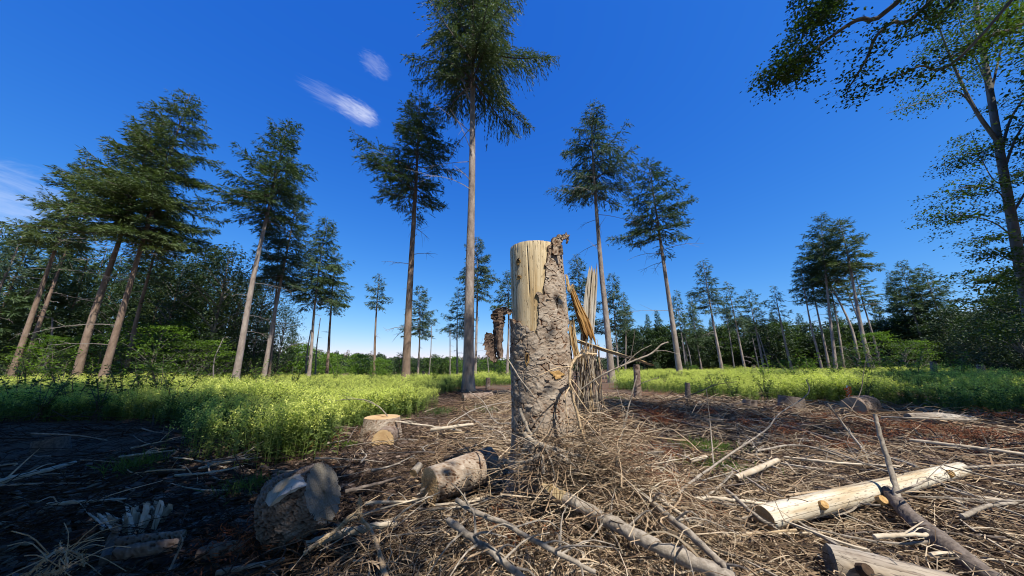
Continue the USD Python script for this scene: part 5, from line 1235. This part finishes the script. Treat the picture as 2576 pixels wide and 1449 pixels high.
# chips of bark and wood
def chips(seed, n, lo, hi, flat):
    rng = np.random.default_rng(seed)
    c = np.stack([rng.normal(size=n) * .35, rng.normal(size=n) * .35, rng.uniform(.0, .03, n)], -1)
    ms = []
    for i in range(n):
        l, w, h = rng.uniform(lo, hi), rng.uniform(lo, hi) * .45, flat * rng.uniform(.6, 1.4)
        a = rng.random() * 6.283; R_ = np.array([[math.cos(a), -math.sin(a), 0], [math.sin(a), math.cos(a), 0], [0, 0, 1]])
        b = np.array([[-1, -1, 0], [1, -.7, 0], [1.1, .8, 0], [-.9, 1, 0], [-.9, -.9, 1], [.9, -.6, 1], [.9, .7, 1], [-.8, .8, 1]]) * [l / 2, w / 2, h] * rng.uniform(.8, 1.2, (8, 3))
        t = rng.normal(size=2) * .25; b[:, 2] += b[:, 0] * t[0] + b[:, 1] * t[1]
        ms.append((b @ R_.T + c[i], np.array([[0, 2, 1], [0, 3, 2], [4, 5, 6], [4, 6, 7], [0, 1, 5], [0, 5, 4], [1, 2, 6], [1, 6, 5], [2, 3, 7], [2, 7, 6], [3, 0, 4], [3, 4, 7]])))
    return join(*ms), np.repeat(rng.uniform(.0, .6, n), 8)
protos = []
for i, (lo, hi, fl, mt) in enumerate([(.03, .10, .010, "log_bark"), (.05, .16, .015, "log_bark"), (.02, .08, .006, "sticks"), (.04, .12, .008, "sticks")]):
    m, t = chips(150 + i, 46, lo, hi, fl); protos.append(("chips", m, mt, {"tone": t}))
pts, wh, yw, sc = [], [], [], []
for i in range(1300):
    r = 1.3 + 6 * rng.random() ** 1.1; a = rng.uniform(-74, 60) * math.pi / 180
    x, y = r * math.sin(a), r * math.cos(a); z = float(hgt(x, y))
    if y < .7 or in_herb(np.array(x), np.array(y), np.array(z)) or rng.random() > (1.0 if x < -.4 else .3):
        continue
    pts.append((x, y, z)); wh.append(rng.integers(0, 4)); yw.append(rng.random() * 6.283); sc.append(rng.uniform(.6, 1.2))
instancer("wood_chips", protos, pts, wh, yw, sc, "flakes of bark and splintered wood chips strewn over the floor", "wood chips")

# rust red dead needle sprays
def needle_spray(seed):
    rng = np.random.default_rng(seed)
    n = 420
    k = rng.integers(0, 16, n); a = rng.random(16) * 6.283; s = rng.random(n)
    o = np.stack([np.cos(a[k]) * s * .32, np.sin(a[k]) * s * .32, .03 + .10 * rng.random(16)[k] * np.sin(s * 3)], -1) + rng.normal(size=(n, 3)) * .02
    d = np.stack([np.cos(a[k]), np.sin(a[k]), 0 * s], -1) * .6 + rng.normal(size=(n, 3)) * .8
    return blades(o, d, rng.normal(size=(n, 3)), rng.uniform(.03, .06, n), .006), np.repeat(rng.uniform(.2, .9, n), 4)
protos = []
for i in range(3):
    m, t = needle_spray(170 + i); protos.append(("dead_spray", m, "rust_needles", {"tone": t}))
pts, wh, yw, sc = [], [], [], []
for (cx_, cy_, sx, sy, n) in [(640, 1395, 28, 16, 7), (1690, 1215, 50, 35, 26), (1640, 1060, 70, 25, 40), (2230, 1100, 90, 16, 40), (2450, 1125, 90, 14, 40), (2080, 1130, 60, 25, 16), (1790, 1060, 120, 18, 50),
                              (2050, 1060, 160, 14, 50), (800, 1120, 30, 8, 14), (1590, 1130, 60, 40, 20), (1400, 1420, 90, 25, 12), (2380, 1010, 120, 8, 30), (1700, 1330, 90, 50, 18)]:
    for _ in range(max(2, n // 4)):
        p = ground_at(cx_ + rng.normal() * sx, cy_ + rng.normal() * sy)
        pts.append(p + [0, 0, rng.uniform(.02, .16)]); wh.append(rng.integers(0, 3)); yw.append(rng.random() * 6.283); sc.append(rng.uniform(.6, 1.3))
instancer("dead_needles", protos, pts, wh, yw, sc, "rust red dead conifer sprays lying among the brash", "dead needles")

# ---------------------------------------------------------------- loose sticks, each its own thing
rng = np.random.default_rng(88)
STICK = {"branch_grey": "grey dead", "branch_pale": "pale barkless", "twig_tan": "tan scaly", "branch_dark": "dark brown"}
n = 0
while n < 215:
    r = 1.9 + 6.5 * rng.random() ** 1.2; a = rng.uniform(-66, 66) * math.pi / 180
    x, y = r * math.sin(a), r * math.cos(a); z = float(hgt(x, y))
    q = project(np.array([x, y, z]))
    if in_herb(np.array(x), np.array(y), np.array(z)) or not (-60 < q[0] < 2640 and q[1] < 1480) or (x < -1 and (rng.random() < .55 or y < 3.3)):
        continue
    if abs(x - .33) < .4 and abs(y - 3.1) < .45:
        continue
    L, th_ = rng.uniform(.3, 1.25), rng.random() * 3.14
    seg = 8; s = np.linspace(-.5, .5, seg)
    ang_ = th_ + rng.normal() * .8 * s + rng.normal() * .8 * s ** 2
    P = np.cumsum(np.stack([np.cos(ang_), np.sin(ang_), np.full(seg, rng.normal() * .14)], -1) * L / seg, 0)
    P = P - P.mean(0) + [x, y, 0]
    P[:, 2] = np.maximum(P[:, 2] + hgt(P[:, 0], P[:, 1]) + rng.uniform(.06, .20), hgt(P[:, 0], P[:, 1]) + .02)
    rad = rng.uniform(.004, .013)
    ms = [tubes(P, rad * np.linspace(1.1, .6, seg), 5)]
    for _ in range(rng.integers(0, 4)):
        k = rng.integers(1, seg - 1); d = _unit(rng.normal(size=3) * [1, 1, .5]) * rng.uniform(.08, .25)
        ms.append(tubes(np.array([P[k], P[k] + d * .5 + [0, 0, .01], P[k] + d]), np.array([.45, .35, .2]) * rad, 4))
    mat = ["branch_grey", "branch_grey", "branch_pale", "twig_tan", "branch_dark"][rng.choice(5, p=[.36, .2, .2, .16, .08])]
    zone = "in the shade of the left foreground" if x < -1.1 and y < 5 else "in the brash left of the stump" if x < .1 else "in the near brash before and beside the stump" if y < 3.4 and x < 1.6 else "in the near right brash" if y < 4 else "far out in the right brash"
    lab = STICK[mat] + " stick lying loose " + zone
    single("stick", join(*ms), mat, lab, "stick", lab.replace(" stick", " sticks"))
    n += 1

# ---------------------------------------------------------------- green herbs of the field
def herb_patch(seed, n, size, h, leaf=.075, top=True):
    rng = np.random.default_rng(seed)
    c = rng.normal(size=(n, 2)) * size * .45
    H = h * rng.uniform(.65, 1.12, n); lean = rng.normal(size=(n, 2)) * .10
    s = np.linspace(0, 1, 4)
    P = np.concatenate([c[:, None] + lean[:, None] * (s ** 1.5)[None, :, None] * H[:, None, None], (H[:, None] * s)[..., None]], -1)
    stems = tubes(P, np.full((n, 4), .0045) * np.linspace(1.2, .5, 4), 3, cap=False)
    nl = 24
    k = np.repeat(np.arange(n), nl); u = rng.random(n * nl) ** .75 * .95 + .03
    o = np.concatenate([c[k] + lean[k] * (u ** 1.5 * H[k])[:, None], (u * H[k])[:, None]], -1)
    az = rng.random(n * nl) * 6.283
    lv = blades(o, np.stack([np.cos(az), np.sin(az), rng.uniform(-.1, .9, n * nl)], -1), rng.normal(size=(n * nl, 3)) * .4 + [0, 0, 1], leaf * rng.uniform(.7, 1.3, n * nl) * (1.15 - .5 * u), leaf * .24)
    nt = 18 if top else 0
    k2 = np.repeat(np.arange(n), nt)
    r_ = rng.normal(size=(n * nt, 3)) * [.045, .045, .05]
    o2 = np.concatenate([c[k2] + lean[k2] * H[k2][:, None], H[k2][:, None]], -1) + r_ + [0, 0, -.01]
    tp = blades(o2, rng.normal(size=(n * nt, 3)) + [0, 0, .5], rng.normal(size=(n * nt, 3)) * .5 + [0, 0, 1], .040 * rng.uniform(.7, 1.3, n * nt), .022)
    tone = np.concatenate([np.full(len(stems[0]), .12), np.repeat(np.clip(u - .62, 0, .4) * .9, 4), np.full(len(tp[0]), .85) if top else np.zeros(0)])
    return join(stems, lv, tp) if top else join(stems, lv), tone
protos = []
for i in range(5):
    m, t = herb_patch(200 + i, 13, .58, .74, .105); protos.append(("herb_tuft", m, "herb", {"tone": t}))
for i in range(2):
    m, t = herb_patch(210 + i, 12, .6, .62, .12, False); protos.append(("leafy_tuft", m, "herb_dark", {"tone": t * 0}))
rng = np.random.default_rng(99)
m = 60000
r = 3.4 * (62 / 3.4) ** rng.random(m); a = rng.uniform(-66, 66, m) * math.pi / 180
x, y = r * np.sin(a), r * np.cos(a)
ok = rng.random(m) < np.where(r < 14, .30, .18) * np.minimum(1, r / 7) ** .6
x, y, r = x[ok], y[ok], r[ok]
z = hgt(x, y)
ok = in_herb(x, y, z); x, y, z, r = x[ok], y[ok], z[ok], r[ok]; m = len(x)
pn = meshkit.fbm(np.stack([x / 2.2, y / 2.2, 0 * x + .3], -1), 2, 4)
grow = 1 + np.maximum(0, r - 14) * .022
s = (.22 + .86 * pn) * rng.uniform(.7, 1.25, m) * np.where(x > 0, 1.12, 1.0)
keep = (pn > np.where(r < 12, .47, .40)) | (rng.random(m) < np.where(r < 12, .10, np.where(r < 20, .4, .6)))
x, y, z, r, s, pn, grow = (q[keep] for q in (x, y, z, r, s, pn, grow)); m = len(x)
pts = np.stack([x, y, z - .02], -1)
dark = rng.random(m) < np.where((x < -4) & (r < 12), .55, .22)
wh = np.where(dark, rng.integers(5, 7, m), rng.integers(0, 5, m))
yw = rng.random(m) * 6.283
sc = np.stack([s * grow, s * grow, s], -1)
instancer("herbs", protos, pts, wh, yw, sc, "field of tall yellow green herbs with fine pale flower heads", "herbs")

# herb clumps standing forward of the field
hp = []
for i in range(2):
    pth = thing("herb_clump", "x", "herb clump", (0, 0, 0), "tall herb clumps standing at the near edge of the left field")
    m, t = herb_patch(230 + i, 30, .5, .78, .085); part(pth, "shoots", m, "herb", attrs={"tone": t}); hp.append(pth)
for i, (px_, py_, s) in enumerate([(548, 1152, .78), (668, 1168, .82), (735, 1150, .74), (610, 1140, .72), (500, 1128, .66), (780, 1108, .7), (700, 1112, .74), (1080, 1022, .62), (590, 1085, .7), (1060, 1030, .58)]):
    p = ground_at(px_, py_); lab = "bushy yellow green herb clump at the near edge of the left field"
    if i < 2:
        place(hp[i], p, 70 * i, (s, s, s)); put(stage.GetPrimAtPath(hp[i]), ["nearest left herb clump with bare reddish stems showing below", "tallest bright herb clump standing forward at the field's near edge"][i])
    else:
        dup(hp[i % 2], "herb_clump", lab, p, 53 * i, (s, s, s), "tall herb clumps standing at the near edge of the left field")

# leafy saplings
def sapling(seed, h, n, leaf, mat, label):
    rng = np.random.default_rng(seed)
    path = thing("leafy_sapling", label, "sapling", (0, 0, 0), "leafy saplings standing in the herbs")
    ms, o, d = [], [], []
    for i in range(n):
        a = rng.random() * 6.283; l = h * rng.uniform(.5, 1)
        e = np.array([math.cos(a) * l * .35, math.sin(a) * l * .35, l])
        C = curve([[rng.normal() * .05, rng.normal() * .05, 0], e * [.35, .35, .5], e], 6)
        ms.append(tubes(C, np.linspace(.010, .004, 6), 4))
        for j in range(22):
            u = rng.uniform(.2, 1); k = u * 5; b = int(min(k, 4)); p = C[b] + (C[b + 1] - C[b]) * (k - b)
            o.append(p + rng.normal(size=3) * .03); az = rng.random() * 6.283; d.append([math.cos(az), math.sin(az), rng.uniform(-.3, .7)])
    part(path, "stems", join(*ms), "limb")
    o, d = np.array(o), np.array(d)
    part(path, "leaves", blades(o, d, rng.normal(size=o.shape) * .45 + [0, 0, 1], leaf * rng.uniform(.7, 1.3, len(o)), leaf * .5), mat)
    return path
sb = [sapling(301, 1.5, 9, .12, "leaf_bright", "x"), sapling(302, 1.3, 8, .11, "herb_dark", "x")]
spots = [(350, 1020, .95, 1, "tall dark sapling in front of the left fir trunks"), (395, 1035, .9, 1, "bushy dark sapling right of the tall dark sapling"), (300, 1040, .75, 1, "low dark sapling left of the tall dark sapling"),
         (735, 985, .72, 1, "leafy sapling at the end of the shaded left herbs"), (640, 965, .75, 0, "leafy sapling by the foot of the half hidden fir"), (845, 962, .8, 0, "leafy sapling below the slim spruce of the left row"),
         (120, 985, .9, 0, "leafy sapling at the foot of the left edge trunks"), (60, 975, 1.0, 0, "broad sapling at the left picture edge"), (230, 970, .8, 0, "sapling touching the thick brown trunked fir"),
         (1935, 965, .85, 0, "leftmost bright sapling of the right field"), (1995, 968, .8, 0, "bright sapling right of the leftmost one in the right field"), (2040, 962, .9, 0, "tall bright sapling in the middle of the right field"),
         (2100, 960, .9, 0, "bright sapling above the orange marked stake"), (2185, 955, 1.0, 0, "bright sapling under the leaning grey trunked tree"), (2260, 955, 1.0, 0, "wide bright sapling below the layered beeches"),
         (2310, 958, 1.0, 0, "bright sapling beside the tall grey stump"), (2420, 960, .9, 0, "sapling between the two grey stumps"), (2180, 1025, .55, 1, "small dark sapling right of the log under the stake"),
         (1800, 1000, .6, 1, "dark sapling at the near edge of the right herbs"), (1850, 1012, .62, 1, "dark bushy sapling left of the square looking stump"), (1930, 1015, .6, 1, "dark bushy sapling right of the square looking stump"),
         (25, 1050, .62, 1, "dark sapling at the left picture edge in the shade"), (90, 1062, .58, 1, "dark sapling left of the low flat stump in the shade"), (170, 1050, .66, 1, "dark sapling behind the low flat stump in the shade"),
         (245, 1058, .62, 1, "dark sapling at the near edge of the shaded herbs"), (430, 1052, .62, 1, "dark sapling right of the three shaded saplings"), (470, 1010, .72, 1, "sapling in the dark band behind the nearest herb clump"),
         (560, 1000, .6, 1, "dark sapling behind the herb clumps"), (650, 1000, .6, 1, "dark sapling left of the one at the end of the shaded herbs"), (140, 1015, .8, 1, "tall dim sapling in front of the left edge trunks"), (60, 1010, .8, 1, "tall dim sapling at the far left of the herbs"),
         (1090, 965, .6, 0, "low leafy sapling between the two tall trunks"), (1010, 958, .5, 0, "low leafy sapling at the foot of the dark spruce")]
for i, (px_, py_, s, k, lab) in enumerate(spots):
    p = ground_at(px_, py_) if py_ > 975 else (lambda Y: (lambda q: np.array([q[0], q[1], float(hgt(q[0], q[1]))]))(at(px_, py_, Y)))(17 if px_ > 1500 else 21)
    s *= 1.45 if px_ < 1500 else 1.25
    first = [j for j, q in enumerate(spots) if q[3] == k][0]
    if i == first:
        place(sb[k], p, 30 * i, (s, s, s)); put(stage.GetPrimAtPath(sb[k]), lab)
    else:
        dup(sb[k], "leafy_sapling", lab, p, 77 * i, (s, s, s), "leafy saplings standing in the herbs")

# tufts of fresh green
def tuft(px_, py_, n, h, spread, label, seed, mat="herb_dark", zoff=.05):
    rng = np.random.default_rng(seed)
    c = ground_at(px_, py_) + [0, 0, zoff]
    o = c + np.stack([rng.normal(size=n) * spread, rng.normal(size=n) * spread, rng.random(n) * h * .5], -1)
    single("grass_tuft", blades(o, rng.normal(size=(n, 3)) * [.5, .5, .2] + [0, 0, .8], rng.normal(size=(n, 3)) + [0, 0, .3], h * rng.uniform(.4, 1, n), .008), mat, label, "grass tuft", None, "stuff")
for i, q in enumerate([((330, 1128, .05), (400, 1112, .12), (470, 1100, .05)), ((300, 1150, .04), (372, 1140, .1), (450, 1132, .05)), ((500, 1178, .05), (580, 1160, .1), (650, 1142, .06)), ((440, 1196, .05), (520, 1190, .08), (612, 1172, .06)), ((120, 1268, .04), (210, 1262, .08), (330, 1254, .05))]):
    branch(["pale thin branch behind the long pole in the left shade", "pale branch just below the thin one in the left shade", "light branch below the nearest left herb clump", "lower light branch below the nearest left herb clump", "bleached straight branch above the rotten stump"][i], q, .013, .008, "branch_pale", 4, 900 + i)
tuft(340, 1205, 260, .22, .13, "green grass tuft in the shade of the left foreground", 1)
tuft(1780, 1140, 500, .12, .20, "fresh green weeds among the right brash", 2, "leaf_bright")
tuft(1815, 1192, 420, .10, .18, "second patch of fresh weeds nearer than the first in the right brash", 3, "leaf_bright")
tuft(1545, 1010, 200, .12, .18, "green weeds right behind the broken stump", 4, "leaf_bright")
tuft(1108, 1052, 300, .22, .2, "grey green weeds in the sunny brash left of the stump", 5)
tuft(1215, 1042, 200, .16, .2, "thin weeds beside the bleached branch left of the stump", 6)
tuft(620, 1255, 200, .16, .12, "dim weeds left of the shaded short log", 7)
tuft(870, 1135, 120, .10, .08, "tiny weeds at the edge of the herb clump", 8, "leaf_bright")

# ================================================================ beeches
def sprays(path, centres, rads, per, leaf, mat, seed, flat=.25, droop=.2, nm="crown", ratio=.62):
    rng = np.random.default_rng(seed)
    c = np.asarray(centres, float); k = np.repeat(np.arange(len(c)), per); n = len(k)
    r = np.broadcast_to(np.asarray(rads, float), len(c))
    tl = rng.normal(size=(len(c), 2)) * flat
    l = np.clip(rng.normal(size=(n, 3)), -1.7, 1.7) * [.52, .52, .10] * r[k][:, None]
    l[:, 2] += (tl[k] * l[:, :2]).sum(1) - droop * (l[:, 0] ** 2 + l[:, 1] ** 2) / np.maximum(r[k], .05)
    d = l * [1, 1, 0] / np.maximum(r[k][:, None], .05) + rng.normal(size=(n, 3)) * [.5, .5, .4] + [0, 0, -.25]
    return part(path, nm, blades(c[k] + l, d, _unit(np.concatenate([tl[k], np.ones((n, 1))], 1) + rng.normal(size=(n, 3)) * .5), leaf * rng.uniform(.7, 1.25, n), leaf * ratio), mat)

bt = thing("beech_tree", "tall beech with dark trunk and layered green crown at the right picture edge", "beech tree", at(2612, 905, 12.6))
TR = [at(2620, 935, 12.6), at(2598, 830, 12.6), at(2572, 700, 12.6), at(2547, 560, 12.6), at(2515, 380, 12.6), at(2492, 240, 12.7), at(2472, 120, 12.8), at(2455, 0, 12.9), at(2440, -140, 13), at(2425, -300, 13.1)]
TRc = curve(TR, 40)
part(bt, "trunk", tubes(TRc, np.interp(np.arange(40), [0, 3, 22, 39], [.26, .18, .115, .025]), 12), "trunk_beech", smooth=60)
limbs = [([(2507, 352), (2470, 302), (2440, 252), (2402, 172), (2370, 90), (2350, 30)], 12.6, 11.6, .085), ([(2462, 290), (2420, 236), (2380, 232), (2340, 250), (2230, 286)], 12.4, 11.2, .04),
         ([(2517, 392), (2540, 305), (2580, 240), (2640, 150)], 12.6, 13.6, .07), ([(2524, 430), (2562, 335), (2620, 262)], 12.6, 11.8, .06), ([(2492, 240), (2512, 150), (2532, 60), (2540, -40)], 12.7, 12.2, .05),
         ([(2485, 190), (2458, 100), (2448, 0)], 12.7, 13.4, .05), ([(2498, 270), (2470, 180), (2430, 100), (2400, 0)], 12.7, 11.9, .05), ([(2545, 540), (2590, 470), (2640, 420)], 12.6, 12, .05),
         ([(2548, 560), (2510, 480), (2440, 470), (2400, 480)], 12.6, 11.6, .03), ([(2552, 600), (2500, 560), (2420, 540), (2370, 540)], 12.6, 11.8, .03), ([(2560, 660), (2510, 640), (2450, 600)], 12.6, 12, .028),
         ([(2568, 700), (2530, 700), (2450, 690)], 12.6, 12.1, .028), ([(2558, 640), (2600, 560), (2650, 520)], 12.6, 12.8, .05), ([(2515, 400), (2470, 385), (2400, 392)], 12.6, 11.9, .03), ([(2530, 470), (2490, 440), (2440, 330)], 12.6, 12.0, .03)]
cs, rs = [], []
rng = np.random.default_rng(411)
for q, y0, y1, r in limbs:
    C = curve([at(x, y, y0 + (y1 - y0) * i / (len(q) - 1)) for i, (x, y) in enumerate(q)], 12)
    part(bt, "limb", tubes(C, np.linspace(r, r * .25, 12), 6), "trunk_beech", smooth=60)
    for _ in range(11):
        j = rng.uniform(.42, 1.02) * 11; b = int(min(j, 10)); p = C[b] + (C[b + 1] - C[b]) * (j - b)
        cs.append(p + rng.normal(size=3) * [.5, .6, .22]); rs.append(rng.uniform(.45, .8))
for _ in range(270):                                     # the crown on the right and above
    x, y = rng.uniform(2340, 2680), rng.uniform(-160, 190) if rng.random() < .6 else rng.uniform(190, 880)
    if y > 190:
        x = rng.uniform(2545, 2700)
    cs.append(at(x, y, rng.uniform(11, 14.5))); rs.append(rng.uniform(.5, .9))
for x, y in [(2460, 380), (2420, 395), (2470, 470), (2440, 492), (2500, 520), (2410, 545), (2450, 552), (2490, 600), (2470, 640), (2510, 650), (2480, 700), (2530, 735), (2450, 690), (2500, 760), (2490, 800), (2530, 830), (2460, 840)]:
    for _ in range(4):
        cs.append(at(x + rng.normal() * 22, y + rng.normal() * 7, rng.uniform(11.6, 13))); rs.append(rng.uniform(.4, .65))
sprays(bt, cs, rs, 62, .10, "leaf_beech", 5, .16, .18)

# branches of a nearer beech reaching in from the right, its trunk outside the picture
nb = thing("beech_tree", "nearer beech whose leafy branches hang in at the top right", "beech tree", (9.6, .6, float(hgt(9.6, .6))))
NT = curve([(9.6, .6, -.3), (9.5, .7, 4), (9.2, .9, 8), (9.0, 1.1, 13), (8.8, 1.3, 19)], 24)
part(nb, "trunk", tubes(NT, np.interp(np.arange(24), [0, 2, 23], [.42, .33, .05]), 12), "trunk_beech", smooth=60)
hang = [([(2245, 17), (2161, 48), (2105, 82), (2026, 141), (1964, 169), (1922, 180)], 5.0, 5.4, 9.5, .045), ([(2324, 22), (2245, 56), (2203, 93), (2183, 141), (2155, 191), (2133, 225), (2130, 247)], 4.7, 4.9, 9.2, .032),
        ([(2105, -30), (2060, 20), (2035, 60), (2010, 110), (1980, 150)], 5.2, 5.4, 10.2, .03), ([(2420, 140), (2316, 166), (2260, 190), (2203, 205)], 4.3, 4.5, 8.2, .02), ([(2600, 35), (2500, 85), (2420, 130), (2350, 160)], 4.4, 4.6, 8.8, .04),
        ([(2040, 150), (1975, 185), (1946, 218)], 5.3, 5.4, 0, .02), ([(2400, 0), (2340, 40), (2290, 60)], 4.6, 4.8, 9.6, .03), ([(2120, -20), (2080, 30), (2045, 60)], 5.1, 5.2, 10, .03)]
cs, rs = [], []
rng = np.random.default_rng(423)
for i, (q, y0, y1, zt, r) in enumerate(hang):
    inside = [at(x, y, y0 + (y1 - y0) * j / (len(q) - 1)) for j, (x, y) in enumerate(q)]
    if zt:
        t0 = NT[int(np.argmin(abs(NT[:, 2] - zt)))]
        inside = [t0, t0 * .5 + inside[0] * .5 + [0, 0, .5]] + inside
    C = curve(inside, 26)
    part(nb, "limb", tubes(C, np.linspace(r * (1.5 if zt else 1), .006, 26), 6), "trunk_beech", smooth=60)
    for _ in range(30 if i not in (3,) else 12):
        j = rng.uniform(.46 if zt else .1, 1.0) * 25; b = int(min(j, 24)); p = C[b] + (C[b + 1] - C[b]) * (j - b)
        cs.append(p + rng.normal(size=3) * [.14, .16, .08]); rs.append(rng.uniform(.16, .3))
for _ in range(70):
    cs.append(at(rng.uniform(2005, 2100), rng.uniform(-60, 60), rng.uniform(4.9, 5.5))); rs.append(.25)
for _ in range(60):
    cs.append(at(rng.normal(1985, 28), rng.normal(165, 26), rng.uniform(5.2, 5.5))); rs.append(.2)
for _ in range(120):
    cs.append(at(rng.uniform(2290, 2620), rng.uniform(-120, 60), rng.uniform(4.4, 5.6))); rs.append(.3)
sprays(nb, cs, rs, 26, .062, "leaf_beech", 6, .25, .3)
cs, rs = [], []
for _ in range(480):                                     # the crown overhead
    u = rng.normal(size=3); u = u / np.linalg.norm(u) * rng.random() ** .4
    cs.append(np.array([4.6, 4.7, 18.6]) + u * [2.0, 2.0, 3.0] if rng.random() < .4 else np.array([8.8, .6, 14.0]) + u * [2.9, 2.6, 4.0]); rs.append(.7)
sprays(nb, cs, rs, 40, .13, "leaf_beech", 7)

# trees standing behind the photographer; only their shade is seen
GS = "beeches outside the picture round the near edge of the clearing"
sh = broadleaf("beech_tree", "beech tree", "tall shade casting beech standing outside the picture at the edge of the clearing", GS, 441, 17, 3.6, 7.5, .19, 480, 34, "leaf_beech", r0=.24, nlimb=30, spread=.6, shell=.5)
place(sh, (.30, -2.35, 0), 0, (.76, .76, .58))
for x, y, s in [(-4.6, -2.6, 1.0), (-7.4, -1.4, 1.0), (-9.6, -.4, 1.05), (-14, -2, 1.15), (-5, -6.5, 1.25), (-1.6, -6.0, 1.0), (-9, -5, 1.2), (-2.6, -1.4, .8), (13, 4.4, .6), (16.8, 5.2, .62), (26.2, 9.2, 1.05), (28, 6, 1.35), (31, 8, 1.3),
                (-6, -4, 1.4), (-11.5, -4, 1.4), (-20, -9, 1.2), (-13, -11, 1.2), (-6, -12, 1.2), (0, -13.5, 1.1), (6, -13, 1.15), (12, -13, 1.2), (18, -11, 1.2), (25, -8, 1.3)]:
    dup(sh, "beech_tree", "tall shade casting beech standing outside the picture at the edge of the clearing", (x, y, float(hgt(x, y)) - .1), 40 * x, (s, s, s), GS)
